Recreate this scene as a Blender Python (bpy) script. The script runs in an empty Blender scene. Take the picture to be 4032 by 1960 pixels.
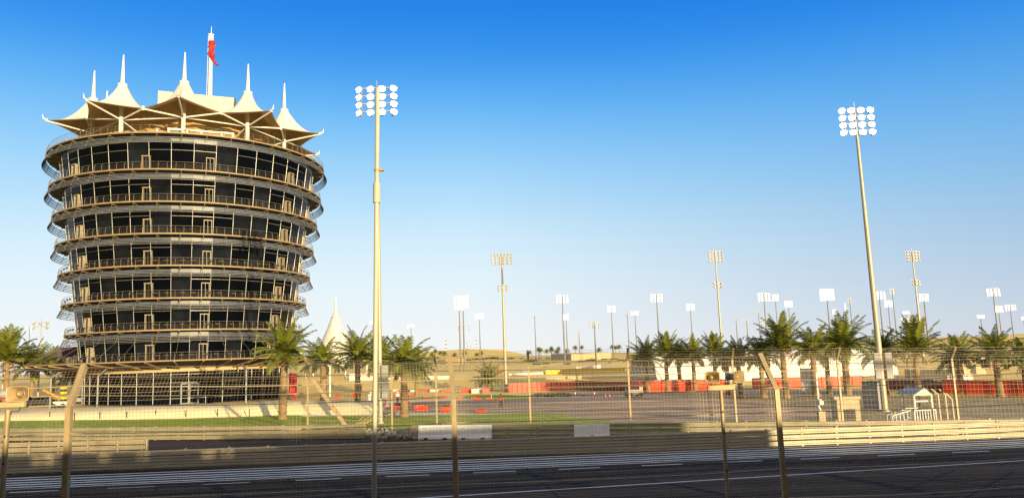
import bpy, bmesh, math, random
from mathutils import Vector, Matrix
rnd = random.Random(7)
R_ = math.radians
S = bpy.context.scene
COL = S.collection
# ------------------------------------------------------------ camera, world, sun
F, CX, CY = 3000.0, 2016.0, 980.0
CAMZ = 6.0
PITCH = math.atan(428/3000.0); ROLL = R_(2.05); SL = -0.0115
_r = Vector((1,0,0)); _f = Vector((0,math.cos(PITCH),math.sin(PITCH))); _u = Vector((0,-math.sin(PITCH),math.cos(PITCH)))
RX = _r*math.cos(ROLL)-_u*math.sin(ROLL); UX = _u*math.cos(ROLL)+_r*math.sin(ROLL)
O = Vector((0,0,CAMZ))
cam = bpy.data.cameras.new('camera'); camo = bpy.data.objects.new('camera', cam); COL.objects.link(camo)
cam.sensor_width = 36; cam.lens = F/4032*36; cam.clip_end = 20000; cam.clip_start = 0.1
m = Matrix((RX, UX, -_f)).transposed().to_4x4(); m.translation = O; camo.matrix_world = m
S.camera = camo
S.render.resolution_x = 1024; S.render.resolution_y = 497
SUN_EL, SUN_AZ = 5.8, 31.0          # azimuth measured behind the camera, towards its right
sd = Vector((math.sin(R_(SUN_AZ))*math.cos(R_(SUN_EL)), -math.cos(R_(SUN_AZ))*math.cos(R_(SUN_EL)), math.sin(R_(SUN_EL))))
sl = bpy.data.lights.new('sun', 'SUN'); sl.energy = 5.0; sl.angle = R_(0.6); sl.color = (1.0, 0.79, 0.46)
so = bpy.data.objects.new('sun', sl); COL.objects.link(so); so.rotation_euler = sd.to_track_quat('Z','Y').to_euler(); so.location = (60,-90,60)
W = bpy.data.worlds.new('World'); S.world = W; W.use_nodes = True
nt = W.node_tree; nt.nodes.clear()
sky = nt.nodes.new('ShaderNodeTexSky'); sky.sky_type = 'NISHITA'; sky.sun_disc = False
sky.sun_elevation = R_(SUN_EL); sky.sun_rotation = math.atan2(sd.x, sd.y)
sky.air_density = 1.0; sky.dust_density = 0.6; sky.ozone_density = 3.0; sky.altitude = 0
EXPO = 0.9
tcw = nt.nodes.new('ShaderNodeTexCoord'); sepw = nt.nodes.new('ShaderNodeSeparateXYZ'); nt.links.new(tcw.outputs['Generated'], sepw.inputs[0])
def lin(c): return tuple(((q/255)/12.92 if q/255 < .04045 else ((q/255+.055)/1.055)**2.4) for q in c)
def ramp(stops):
    r = nt.nodes.new('ShaderNodeValToRGB'); r.color_ramp.interpolation = 'B_SPLINE'
    el = r.color_ramp.elements
    while len(el) < len(stops): el.new(.5)
    for e, (p, c) in zip(el, stops): e.position = p; e.color = (*lin(c), 1)
    nt.links.new(sepw.outputs['Z'], r.inputs[0]); return r
ra_ = ramp([(0,(250,250,250)),(.05,(240,246,250)),(.12,(228,244,252)),(.2,(190,229,252)),(.3,(112,194,251)),(.39,(30,142,240)),(.5,(10,112,226)),(.62,(90,140,205)),(.9,(190,200,210))])
rb_ = ramp([(0,(210,216,226)),(.05,(192,208,228)),(.12,(166,198,228)),(.2,(128,188,234)),(.3,(72,162,238)),(.39,(16,128,232)),(.5,(6,102,220)),(.62,(90,140,205)),(.9,(190,200,210))])
mr = nt.nodes.new('ShaderNodeMapRange'); mr.inputs[1].default_value = -.05; mr.inputs[2].default_value = .62; nt.links.new(sepw.outputs['X'], mr.inputs[0])
mxa = nt.nodes.new('ShaderNodeMix'); mxa.data_type = 'RGBA'; nt.links.new(mr.outputs[0], mxa.inputs[0]); nt.links.new(ra_.outputs[0], mxa.inputs[6]); nt.links.new(rb_.outputs[0], mxa.inputs[7])
vs_ = nt.nodes.new('ShaderNodeVectorMath'); vs_.operation = 'SCALE'; vs_.inputs['Scale'].default_value = 1/.15/2**EXPO; 
mr2 = nt.nodes.new('ShaderNodeMapRange'); mr2.inputs[1].default_value = .15; mr2.inputs[2].default_value = -.75; nt.links.new(sepw.outputs['Y'], mr2.inputs[0])
rw_ = ramp([(0,(255,214,150)),(.15,(255,222,165)),(.4,(240,220,190)),(.9,(190,200,215))])
vw = nt.nodes.new('ShaderNodeVectorMath'); vw.operation = 'SCALE'; vw.inputs['Scale'].default_value = .95; nt.links.new(rw_.outputs[0], vw.inputs[0])
mxw = nt.nodes.new('ShaderNodeMix'); mxw.data_type = 'RGBA'; nt.links.new(mr2.outputs[0], mxw.inputs[0]); nt.links.new(mxa.outputs[2], mxw.inputs[6]); nt.links.new(vw.outputs[0], mxw.inputs[7])
nt.links.new(mxw.outputs[2], vs_.inputs[0])
mxb = nt.nodes.new('ShaderNodeMix'); mxb.data_type = 'RGBA'; mxb.inputs[0].default_value = .95; nt.links.new(sky.outputs[0], mxb.inputs[6]); nt.links.new(vs_.outputs[0], mxb.inputs[7])
bg = nt.nodes.new('ShaderNodeBackground'); bg.inputs['Strength'].default_value = 0.15
wo = nt.nodes.new('ShaderNodeOutputWorld')
nt.links.new(mxb.outputs[2], bg.inputs[0]); nt.links.new(bg.outputs[0], wo.inputs[0])
S.view_settings.view_transform = 'Standard'; S.view_settings.look = 'None'
S.view_settings.exposure = EXPO; S.view_settings.gamma = 1.0
# ------------------------------------------------------------ geometry of the place
def ray(px, py): return RX*((px-CX)/F)+UX*((CY-py)/F)+_f
def P(px, py, Y):
    d = ray(px, py); return O+d*(Y/d.y)
def G(px, py, z=0.0):
    d = ray(px, py); return O+d*((z-CAMZ)/(d.z-SL*d.x))
def ss(a, b, x):
    t = min(1, max(0, (x-a)/(b-a))); return t*t*(3-2*t)
def wob(x, y):
    return (math.sin(x*.031+y*.017+1)+math.sin(x*.013-y*.023+2.2)+.5*math.sin(x*.07+y*.05)+.4*math.sin(x*.11-y*.083+.7))/2.9
def GZ(x, y):
    z = SL*max(-150, min(150, x))*(1-ss(170, 420, y))
    z += 2.3*ss(158, 186, y)+.6*ss(190, 280, y)+4.0*ss(300, 800, y)+(1.2*wob(x, y)+.5*wob(x*2.7+40, y*2.3))*ss(170, 330, y)
    hx = ss(-290, -190, x)*(1-ss(-25, 25, x)); z += 10.5*hx*ss(760, 900, y)
    z += 4.5*ss(150, 230, x)*ss(270, 400, y)*(1-ss(520, 800, y))
    return z
def T(px, py, far=1500):
    d = ray(px, py); d = d/d.y; y = 20
    while y < far:
        p = O+d*y
        if p.z < GZ(p.x, p.y): return p
        y += max(.2, y*.003)
    return O+d*far
def zat(x, y, py):
    z = 10.0
    for _ in range(30):
        q = Vector((x,y,z))-O; w = q.dot(_f); z += ((CY-F*q.dot(UX)/w)-py)*w/F
    return z
# ------------------------------------------------------------ materials
def mat(name, col, rough=.7, var=.12, scale=3.0, metal=0, bump=0, spec=None, col2=None, emit=None, detail=4, trans=0):
    mt = bpy.data.materials.new(name); mt.use_nodes = True; t = mt.node_tree; b = t.nodes['Principled BSDF']
    b.inputs['Roughness'].default_value = rough; b.inputs['Metallic'].default_value = metal
    if spec is not None: b.inputs['Specular IOR Level'].default_value = spec
    tc = t.nodes.new('ShaderNodeTexCoord'); n = t.nodes.new('ShaderNodeTexNoise')
    n.inputs['Scale'].default_value = scale; n.inputs['Detail'].default_value = detail; n.inputs['Roughness'].default_value = .6
    t.links.new(tc.outputs['Object'], n.inputs['Vector'])
    r = t.nodes.new('ShaderNodeValToRGB'); r.color_ramp.elements[0].position = .3; r.color_ramp.elements[1].position = .7
    a = [max(0, c*(1-var)) for c in col]; c2 = col2 if col2 else [min(1, c*(1+var)) for c in col]
    r.color_ramp.elements[0].color = (*a, 1); r.color_ramp.elements[1].color = (*c2, 1)
    t.links.new(n.outputs['Fac'], r.inputs[0]); t.links.new(r.outputs[0], b.inputs['Base Color'])
    if bump:
        bp = t.nodes.new('ShaderNodeBump'); bp.inputs['Strength'].default_value = bump; bp.inputs['Distance'].default_value = .05
        n2 = t.nodes.new('ShaderNodeTexNoise'); n2.inputs['Scale'].default_value = scale*4; n2.inputs['Detail'].default_value = 6
        t.links.new(tc.outputs['Object'], n2.inputs['Vector']); t.links.new(n2.outputs['Fac'], bp.inputs['Height']); t.links.new(bp.outputs[0], b.inputs['Normal'])
    if emit:
        b.inputs['Emission Color'].default_value = (*emit[:3], 1); b.inputs['Emission Strength'].default_value = emit[3]
    if trans:
        tr = t.nodes.new('ShaderNodeBsdfTranslucent'); mx = t.nodes.new('ShaderNodeMixShader'); mx.inputs[0].default_value = trans
        t.links.new(r.outputs[0], tr.inputs[0]); o = t.nodes['Material Output']
        t.links.new(b.outputs[0], mx.inputs[1]); t.links.new(tr.outputs[0], mx.inputs[2]); t.links.new(mx.outputs[0], o.inputs[0])
    return mt
M = {}
M['sand'] = mat('sand', (.95,.57,.13), .95, .24, .05, bump=.3, detail=8)
M['pale'] = mat('pale_paving', (.82,.68,.42), .9, .08, .3, bump=.2, detail=8)
M['bank'] = mat('pale_bank', (.86,.70,.38), .95, .10, .6, bump=.35, detail=8)
M['verge'] = mat('dry_verge', (.34,.25,.11), .95, .5, .5, bump=.5, detail=8)
M['kart'] = mat('service_asphalt', (.52,.36,.235), .9, .14, .35, bump=.2, detail=8)
M['asphalt'] = mat('track_asphalt', (.064,.046,.035), .95, .25, .12, bump=.15, detail=8)
M['apron'] = mat('apron_asphalt', (.075,.055,.048), .95, .2, .2, bump=.15, detail=8)
M['rubber'] = mat('rubbered_line', (.014,.012,.012), .9, .3, .4, spec=.1, detail=6)
M['paint'] = mat('white_paint', (.82,.80,.75), .9, .13, 1.2, detail=8, spec=.1)
M['grass'] = mat('grass', (.30,.34,.002), .9, .4, 1.5, bump=.6, detail=8)
M['steel'] = mat('galvanised_rail', (.34,.295,.20), .5, .15, 1.2, metal=.25)
M['post'] = mat('painted_post', (.35,.265,.14), .55, .14, 4, metal=.15)
M['wire'] = mat('fence_wire', (.48,.40,.27), .5, .1, 9, metal=.2)
M['dwire'] = mat('dark_cable', (.16,.13,.10), .5, .1, 9, metal=.3)
M['mast'] = mat('mast_steel', (.34,.31,.22), .5, .1, .8, metal=.2)
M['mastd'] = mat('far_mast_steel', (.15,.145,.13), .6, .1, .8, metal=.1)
M['masty'] = mat('mast_cream', (.46,.41,.30), .5, .1, .8)
M['lamp'] = mat('lamp_housing', (.50,.46,.36), .4, .2, 3, metal=.4)
M['lensoff'] = mat('lamp_glass', (.45,.43,.38), .15, .2, 3, metal=.5)
M['lens'] = mat('lit_lamp', (.9,.9,.9), .4, 0, 3, emit=(1,.98,.93,5))
M['glass'] = mat('dark_glass', (.002,.003,.005), .10, .3, .3, spec=.02)
M['inner'] = mat('dark_interior', (.01,.01,.012), .8, .3, .5)
M['header'] = mat('header_panel', (.035,.045,.07), .25, .5, .4, spec=.4)
M['mull'] = mat('mullion', (.20,.20,.19), .4, .1, 2, metal=.3)
M['rail'] = mat('railing_metal', (.13,.115,.09), .6, .12, .8)
M['dframe'] = mat('door_frame', (.28,.23,.15), .6, .12, .8)
M['glass2'] = mat('pane_reflection', (.008,.010,.015), .1, .6, .25, spec=.06)
M['edge'] = mat('slab_edge', (.25,.175,.09), .6, .12, .8)
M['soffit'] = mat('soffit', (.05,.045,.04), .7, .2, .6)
M['louvre'] = mat('louvre', (.15,.16,.175), .5, .1, 1)
M['cream'] = mat('cream_panel', (.42,.31,.16), .6, .1, 1.5)
M['white'] = mat('white_cladding', (.60,.58,.53), .6, .07, .6)
M['tan'] = mat('underside_painted_light', (.62,.40,.13), .8, .12, .5, trans=.3)  # warm light under the tent membrane painted in as tan colour
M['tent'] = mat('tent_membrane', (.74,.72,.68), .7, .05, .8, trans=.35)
M['dark'] = mat('black_rubber', (.02,.02,.022), .7, .3, 4)
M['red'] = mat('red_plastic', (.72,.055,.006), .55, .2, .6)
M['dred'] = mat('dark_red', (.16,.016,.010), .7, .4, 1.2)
M['flag'] = mat('flag_red', (.24,.003,.008), .7, .12, 1.2)
M['orange'] = mat('orange', (.75,.25,.02), .5, .15, 3)
M['yellow'] = mat('yellow', (.62,.44,.01), .6, .1, 1)
M['grey'] = mat('grey_metal', (.26,.26,.26), .6, .12, 2)
M['block'] = mat('concrete_block', (.44,.37,.24), .85, .14, 1.5, bump=.2)
M['jersey'] = mat('white_concrete', (.72,.72,.70), .75, .10, 1.4, bump=.2)
M['rock'] = mat('rock', (.34,.29,.22), .9, .3, 2, bump=.5)
M['purple'] = mat('purple_board', (.05,.025,.06), .6, .25, .5)
M['trunk'] = mat('palm_trunk', (.20,.13,.06), .95, .35, 5, bump=.8, col2=(.32,.21,.10))
M['frond'] = mat('palm_frond', (.10,.135,.014), .5, .5, .9, col2=(.28,.30,.035), trans=.28)
M['dry'] = mat('dry_frond', (.24,.17,.06), .8, .35, 1.5, trans=.2)
M['scrub'] = mat('scrub_leaf', (.06,.075,.022), .9, .4, .3, trans=.15)
M['skin'] = mat('skin', (.35,.19,.12), .6, .05, 5)
M['blk'] = mat('black_cloth', (.02,.02,.025), .8, .2, 6)
M['redc'] = mat('red_cloth', (.60,.02,.02), .8, .1, 6)
M['whc'] = mat('white_cloth', (.75,.75,.75), .8, .06, 6)
M['bluec'] = mat('light_blue_cloth', (.22,.38,.70), .8, .1, 6)
M['stand'] = mat('stand_concrete', (.35,.33,.30), .9, .1, 1)
# tyre smears on the track asphalt, mortar joints on masonry
def brickify(name, base, joint, sx, bw, bh):
    mt = M[name]; t = mt.node_tree; b = t.nodes['Principled BSDF']
    tc = t.nodes.new('ShaderNodeTexCoord'); br = t.nodes.new('ShaderNodeTexBrick'); mp = t.nodes.new('ShaderNodeMapping'); mp.inputs['Rotation'].default_value = (R_(90),0,0)
    t.links.new(tc.outputs['Object'], mp.inputs[0]); t.links.new(mp.outputs[0], br.inputs['Vector'])
    br.inputs['Color1'].default_value = (*base,1); br.inputs['Color2'].default_value = (*[c*.88 for c in base],1); br.inputs['Mortar'].default_value = (*joint,1)
    br.inputs['Scale'].default_value = sx; br.inputs['Brick Width'].default_value = bw; br.inputs['Row Height'].default_value = bh; br.inputs['Mortar Size'].default_value = .02
    t.links.new(br.outputs[0], b.inputs['Base Color'])
M['clad'] = mat('panel_cladding', (.72,.66,.54), .6, .06, 1); brickify('clad', (.50,.45,.35), (.25,.2,.12), 1, 2.6, 1.3)
def asph(mt):
    t = mt.node_tree; b = t.nodes['Principled BSDF']; b.inputs['Specular IOR Level'].default_value = .05; src = b.inputs['Base Color'].links[0].from_socket
    tc = t.nodes.new('ShaderNodeTexCoord'); mp = t.nodes.new('ShaderNodeMapping'); mp.inputs['Scale'].default_value = (.012,.9,1); mp.inputs['Rotation'].default_value = (0,0,R_(-7))
    n = t.nodes.new('ShaderNodeTexNoise'); n.inputs['Scale'].default_value = 1.0; n.inputs['Detail'].default_value = 5
    t.links.new(tc.outputs['Object'], mp.inputs[0]); t.links.new(mp.outputs[0], n.inputs['Vector'])
    r = t.nodes.new('ShaderNodeValToRGB'); r.color_ramp.elements[0].position = .35; r.color_ramp.elements[1].position = .65
    r.color_ramp.elements[0].color = (.42,.42,.43,1); r.color_ramp.elements[1].color = (1.4,1.36,1.3,1)
    mx = t.nodes.new('ShaderNodeMix'); mx.data_type = 'RGBA'; mx.blend_type = 'MULTIPLY'; mx.inputs[0].default_value = 1
    t.links.new(n.outputs['Fac'], r.inputs[0]); t.links.new(src, mx.inputs[6]); t.links.new(r.outputs[0], mx.inputs[7]); t.links.new(mx.outputs[2], b.inputs['Base Color'])
asph(M['asphalt']); asph(M['apron']); asph(M['kart'])
# ------------------------------------------------------------ mesh builder
class MB:
    def __init__(s, off=None): s.v = []; s.f = []; s.mi = []; s.cur = 0; s.off = Vector(off) if off is not None else Vector((0,0,0))
    def add(s, vs, fs):
        n = len(s.v); s.v += [tuple(Vector(v)-s.off) for v in vs]; s.f += [tuple(i+n for i in f) for f in fs]; s.mi += [s.cur]*len(fs); return s
    def box(s, c, size, rz=0, M3=None):
        hx, hy, hz = [q/2 for q in size]; c = Vector(c); rot = M3 if M3 is not None else Matrix.Rotation(rz, 3, 'Z')
        vs = [c+rot@Vector((x,y,z)) for z in (-hz,hz) for x,y in ((-hx,-hy),(hx,-hy),(hx,hy),(-hx,hy))]
        return s.add(vs, [(0,3,2,1),(4,5,6,7),(0,1,5,4),(1,2,6,5),(2,3,7,6),(3,0,4,7)])
    def bar(s, a, b, w, h, up=(0,0,1)):
        a = Vector(a); b = Vector(b); d = (b-a); L = d.length; d.normalize(); u = Vector(up)
        if abs(d.dot(u)) > .98: u = Vector((0,1,0))
        x = d.cross(u).normalized(); z = x.cross(d)
        return s.box((a+b)/2, (w, L, h), M3=Matrix((x, d, z)).transposed())
    def tube(s, pts, rad, n=6, caps=True):
        pts = [Vector(p) for p in pts]; rads = rad if isinstance(rad, (list,tuple)) else [rad]*len(pts)
        vs = []; fs = []; x = None
        for i, p in enumerate(pts):
            d = (pts[min(i+1,len(pts)-1)]-pts[max(i-1,0)]).normalized()
            if x is None:
                u = Vector((0,0,1)) if abs(d.z) < .9 else Vector((1,0,0)); x = d.cross(u).normalized()
            else: x = (x-d*x.dot(d)).normalized()
            y = d.cross(x)
            for k in range(n):
                a = 2*math.pi*k/n; vs.append(p+(x*math.cos(a)+y*math.sin(a))*rads[i])
        for i in range(len(pts)-1):
            for k in range(n):
                k2 = (k+1)%n; fs.append((i*n+k, (i+1)*n+k, (i+1)*n+k2, i*n+k2))
        if caps: fs.append(tuple(range(n))); fs.append(tuple((len(pts)-1)*n+k for k in reversed(range(n))))
        return s.add(vs, fs)
    def lathe(s, prof, c=(0,0,0), n=24, closed=False, a0=0, a1=2*math.pi, M3=None):
        c = Vector(c); full = abs(a1-a0-2*math.pi) < 1e-6; cnt = n if full else n+1; vs = []; fs = []; k = len(prof)
        for i in range(cnt):
            a = a0+(a1-a0)*i/n
            for (r, z) in prof:
                v = Vector((r*math.cos(a), r*math.sin(a), z)); vs.append(c+(M3@v if M3 is not None else v))
        for i in range(n):
            i2 = (i+1)%cnt
            for j in range(k if closed else k-1):
                j2 = (j+1)%k; fs.append((i*k+j, i2*k+j, i2*k+j2, i*k+j2))
        return s.add(vs, fs)
    def prism(s, poly, ext):
        e = Vector(ext); n = len(poly); vs = [Vector(p) for p in poly]+[Vector(p)+e for p in poly]
        return s.add(vs, [tuple(range(n))[::-1], tuple(range(n, 2*n))]+[(i, (i+1)%n, n+(i+1)%n, n+i) for i in range(n)])
    def sweep(s, path, prof, closed=False):
        """profile [(side, up)] swept along a horizontal path"""
        vs = []; fs = []; k = len(prof); path = [Vector(p) for p in path]
        for i, p in enumerate(path):
            d = path[min(i+1,len(path)-1)]-path[max(i-1,0)]; d.z = 0; d.normalize(); sx = Vector((d.y,-d.x,0))
            for (a, b) in prof: vs.append(p+sx*a+Vector((0,0,b)))
        for i in range(len(path)-1):
            for j in range(k if closed else k-1):
                j2 = (j+1)%k; fs.append((i*k+j, (i+1)*k+j, (i+1)*k+j2, i*k+j2))
        if closed: fs.append(tuple(range(k))); fs.append(tuple((len(path)-1)*k+j for j in reversed(range(k))))
        return s.add(vs, fs)
    def mesh(s, name, mats, smooth=False):
        me = bpy.data.meshes.new(name); me.from_pydata(s.v, [], s.f)
        if not isinstance(mats, (list,tuple)): mats = [mats]
        for x in mats: me.materials.append(x)
        if len(mats) > 1: me.polygons.foreach_set('material_index', s.mi)
        me.update()
        if smooth:
            me.polygons.foreach_set('use_smooth', [True]*len(me.polygons))
            try: me.set_sharp_from_angle(angle=R_(40))
            except Exception: pass
        return me
    def build(s, name, mats, parent=None, smooth=False, loc=None):
        o = bpy.data.objects.new(name, s.mesh(name, mats, smooth)); COL.objects.link(o)
        if parent is not None: o.parent = parent
        if loc is not None: o.location = loc
        return o
def tag(o, label=None, cat=None, group=None, kind=None):
    if label: o['label'] = label
    if cat: o['category'] = cat
    if group: o['group'] = group
    if kind: o['kind'] = kind
    return o
def thing(name, label, cat, loc=(0,0,0), rz=0, group=None):
    o = bpy.data.objects.new(name, None); COL.objects.link(o); o.location = loc; o.rotation_euler = (0,0,rz)
    o.empty_display_size = .3
    return tag(o, label, cat, group)
def copy_tree(o, parent=None):
    c = o.copy(); COL.objects.link(c); c.parent = parent
    for ch in list(o.children): copy_tree(ch, c)
    return c
def struct(name, mb, mt, smooth=False): return tag(mb.build(name, mt, smooth=smooth), kind='structure')
# ------------------------------------------------------------ ground
ys = [-80,-40,0,10,20,30,40,50,60,70,80,90,100,110,120,130,140,150,165,180,200,220,240,260,280,300,320,345,370,400,430,460,500,540,580,630,680,740,800,850,900,950,1000,1100,1200,1400,1700,2200,3000,5000,9000]
mb = MB(); nx = 121
for y in ys:
    w = max(320, y*1.1)
    for i in range(nx):
        x = -w+2*w*i/(nx-1); mb.v.append((x, y, GZ(x, y)-.03))
for j in range(len(ys)-1):
    for i in range(nx-1): a = j*nx+i; mb.f.append((a, a+1, a+nx+1, a+nx)); mb.mi.append(0)
struct('ground', mb, M['sand'], True)
def sheet(name, px, mt, z, kind='structure'):
    pts = [G(*p) for p in px]; b = MB()
    b.add([(p.x, p.y, SL*p.x+z) for p in pts], [tuple(range(len(pts)))])
    me = b.mesh(name, mt); bm = bmesh.new(); bm.from_mesh(me); bmesh.ops.triangulate(bm, faces=bm.faces[:])
    bm.normal_update()
    for f in bm.faces:
        if f.normal.z < 0: f.normal_flip()
    bm.to_mesh(me); bm.free(); o = bpy.data.objects.new(name, me); COL.objects.link(o); o['kind'] = kind; return o
def wsheet(name, pts, mt, z):
    b = MB(); b.add([(x, y, SL*x+z) for x, y in pts], [tuple(range(len(pts)))]); return struct(name, b, mt)
wsheet('track', [(-140,-20),(140,-20),(140,62),(33.5,52.2),(8.8,49.6),(-31,46.1),(-140,36)], M['asphalt'], .004)
wsheet('pit_lane', [(-140,36),(-31,46.1),(8.8,49.6),(33.5,52.2),(33.6,53.6),(-.8,59.6),(-41.5,66.3),(-140,83)], M['apron'], .008)
sheet('service_road', [(1480,1640),(1520,1604),(1640,1581),(1900,1572),(2090,1563),(2100,1548),(2200,1538),(2520,1536),(3000,1530),(3500,1540),(3500,1650),(3400,1700),(2700,1700),(2480,1700)], M['kart'], .008)
sheet('pale_paving', [(1160,1640),(1100,1600),(1300,1580),(1480,1572),(1720,1574),(1950,1562),(2080,1566),(1900,1572),(1640,1581),(1520,1604),(1480,1640)], M['pale'], .012)
EM = [(-500,1615,1664),(-200,1614,1662),(100,1612,1655),(300,1607,1653),(500,1602,1652),(700,1598,1648),(850,1593,1643),(960,1588,1640),(1040,1581,1637),(1100,1575,1634),(1200,1577,1633),(1300,1580,1633),(1380,1586,1633),(1450,1598,1633),(1490,1625,1634)]
mb = MB(); n_ = 5
for px, yt, yf in EM:
    f0 = G(px, yf); f0.z = SL*f0.x-.02; t0 = P(px, yt, f0.y+3.2); b0 = Vector((t0.x*1.28, f0.y+30, .45+SL*t0.x*.5)); mid = f0.lerp(t0,.5)+Vector((0,0,.06))
    for p in (f0, mid, t0, t0+Vector((0,.5,.03)), b0): mb.v.append(tuple(p))
for i in range(len(EM)-1):
    for j in range(n_-1): a = i*n_+j; mb.f.append((a, a+n_, a+n_+1, a+1)); mb.mi.append(0)
struct('embankment', mb, M['bank'], True)
sheet('kerb_strip', [(1560,1622),(1900,1628),(2080,1624),(1900,1632),(1560,1636)], M['pale'], .022)
sheet('grass_verge', [(-400,1662),(0,1655),(700,1648),(960,1638),(1160,1626),(1195,1640),(1560,1633),(1900,1630),(2080,1624),(2200,1630),(2300,1646),(2450,1662),(3300,1652),(3300,1712),(2000,1722),(0,1732),(-400,1740)], M['grass'], .018)
sheet('grass_island', [(1780,1557),(1900,1552),(2000,1553),(2100,1562),(2080,1572),(1950,1576),(1800,1568)], M['grass'], .02)
sheet('grass_bank', [(2560,1560),(2700,1545),(2900,1552),(3350,1540),(3480,1560),(4250,1560),(4250,1700),(3300,1690),(3280,1600),(2900,1572),(2700,1562)], M['verge'], .02)
# white painted stripes along the straight
L0 = G(900,1848); L1 = G(4032,1722); sdir = (L1-L0); sdir.z = 0; sdir.normalize(); snrm = Vector((-sdir.y, sdir.x, 0))
def stripe(off, a, b, w, name='track_marking', mt=None):
    q = []
    for t_, o_ in ((a,off-w/2),(b,off-w/2),(b,off+w/2),(a,off+w/2)):
        p = L0+sdir*t_+snrm*o_; q.append((p.x, p.y))
    return wsheet(name, q, mt or M['paint'], .012)
for off, w in ((0,.26),(-.95,.30),(-1.95,.26),(-2.75,.28),(-3.6,.24),(-4.25,.14)): stripe(off, -70, 90, w)
for k in range(-6, 16): stripe(-5.3, k*4.6, k*4.6+2.3, .14)
A = G(1700,1957); B_ = G(4032,1812); d2 = (B_-A); d2.z = 0; d2.normalize(); n2 = Vector((-d2.y,d2.x,0))
def line2(off, a, b, w, mt, z):
    q = []
    for t_, o_ in ((a,off-w/2),(b,off-w/2),(b,off+w/2),(a,off+w/2)):
        p = A+d2*t_+n2*o_; q.append((p.x, p.y))
    return wsheet('track_marking' if mt == M['paint'] else 'tyre_marks', q, mt, z)
line2(0, -60, 90, .13, M['paint'], .012)
for off, a, b, w in ((3.2,-30,60,.5),(1.6,-40,30,.4),(5.0,-20,20,.45)): line2(off, a, b, w, M['rubber'], .008)
def skid(p, q, w):
    a = G(*p); b = G(*q); d = (b-a).normalized(); s_ = Vector((-d.y, d.x, 0))*w/2; wsheet('tyre_marks', [((a-s_).x,(a-s_).y),((b-s_).x,(b-s_).y),((b+s_).x,(b+s_).y),((a+s_).x,(a+s_).y)], M['rubber'], .0095)
skid((3180,1855), (3700,1945), .7); skid((2050,1860), (2350,1920), .6); skid((400,1840), (250,1930), .5); skid((1300,1900), (1480,1960), .6); skid((2560,1890),(2900,1955),.35); skid((2070,1840),(2200,1955),.12); skid((3300,1840),(4032,1930),.12); skid((3800,1960),(4000,1850),.10); skid((3500,1950),(3760,1850),.10); skid((820,1890),(900,1955),.5); skid((1100,1850),(1180,1930),.12); skid((620,1930),(560,1850),.12)
# ------------------------------------------------------------ guardrails
WB = [(0,0),(.07,.03),(.07,.09),(.01,.125),(.01,.185),(.07,.22),(.07,.28),(0,.31)]
def guardrail(label, pts, n=3, post=2.0, face=1, h0=.05, group='steel guardrails beside the track', base=0):
    pts = [Vector((x, y, SL*x+base)) for x, y in pts]; root = thing('guardrail', label, 'guardrail', pts[0], 0, group)
    off = pts[0]
    for k in range(n):
        b = MB(off); prof = [(a*face*1.4, c+h0+k*.36) for a, c in WB]; b.sweep(pts, prof); b.build('rail_beam', M['steel'], root)
    for i in range(len(pts)-1):
        L = (pts[i+1]-pts[i]).length; m_ = max(1, int(L/post)); d = (pts[i+1]-pts[i])/m_
        u = d.normalized(); sx = Vector((u.y,-u.x,0))
        for j in range(m_ if i < len(pts)-2 else m_+1):
            p = pts[i]+d*j-sx*face*.09
            b = MB(off); b.box(p+Vector((0,0,(n*.36+.05)/2)), (.12,.14,n*.36+.05), math.atan2(u.y,u.x)); b.build('rail_post', M['steel'], root)
    return root
fr = lambda px, py: (G(px,py).x, G(px,py).y)
guardrail('long triple steel guardrail at the grass edge, left of the gap with rocks', [(-95,74.5), fr(0,1738), fr(700,1732), fr(1435,1727)], 3)
guardrail('triple steel guardrail behind the white barriers, under the far debris fence', [fr(1620,1727), fr(2000,1725), fr(2600,1723), fr(3300,1719), fr(4032,1712), (70,46.5)], 3)
guardrail('long inner guardrail between the dark pit lane and the white painted stripes', [(-85,40.5), fr(200,1862), fr(900,1835), fr(1800,1803), fr(2600,1777), fr(3300,1750), fr(4060,1722), (80,56.5)], 3, h0=.06)
guardrail('short dark guardrail section at far left behind the inner guardrail', [(-60,50.5), fr(0,1806), fr(580,1792)], 3, face=-1)
b = MB()
for i in range(150):
    p = G(rnd.uniform(1440,1640), rnd.uniform(1700,1730)); r = rnd.uniform(.08,.24)
    c = Vector((p.x,p.y,SL*p.x+r*.4+rnd.uniform(0,.25)))
    b.lathe([(0,-r),(r*.9,-r*.4),(r*rnd.uniform(.8,1.1),r*.3),(0,r*.8)], c, 6)
tag(b.build('rubble', M['rock']), 'heap of small rocks in the gap between guardrails', 'rocks', kind='stuff')
def jersey(px0, px1, py, label):
    a = G(px0,py); c = G(px1,py); d = (c-a).normalized(); L = (c-a).length; root = thing('concrete_barrier', label, 'barrier', (a+c)/2, math.atan2(d.y,d.x), 'white concrete barriers')
    prof = [(-.30,0),(-.30,.12),(-.16,.35),(-.10,1.04),(.10,1.04),(.16,.35),(.30,.12),(.30,0)]
    b = MB(); b.prism([(-L/2, y, z+.0) for y, z in prof], (L,0,0)); o = b.build('barrier_body', M['jersey'], root)
    bv = o.modifiers.new('b','BEVEL'); bv.width = .02; bv.segments = 2
    b = MB()
    for sx in (-.27,.27):
        b.box((sx*L, -.305, .06), (.32,.02,.12)); 
    b.build('foot_slot', M['dark'], root)
    b = MB()
    for sx in (-.33,-.28,.12,.3): b.box((sx*L, -.118-.0, .86-rnd.random()*.08), (.05,.02,.04))
    b.build('lifting_hole', M['dark'], root)
    return root
jersey(1650,1788,1727,'white concrete barrier, leftmost of the three beside the fence post')
jersey(1797,1937,1727,'white concrete barrier, middle one just right of the foreground fence post')
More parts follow.
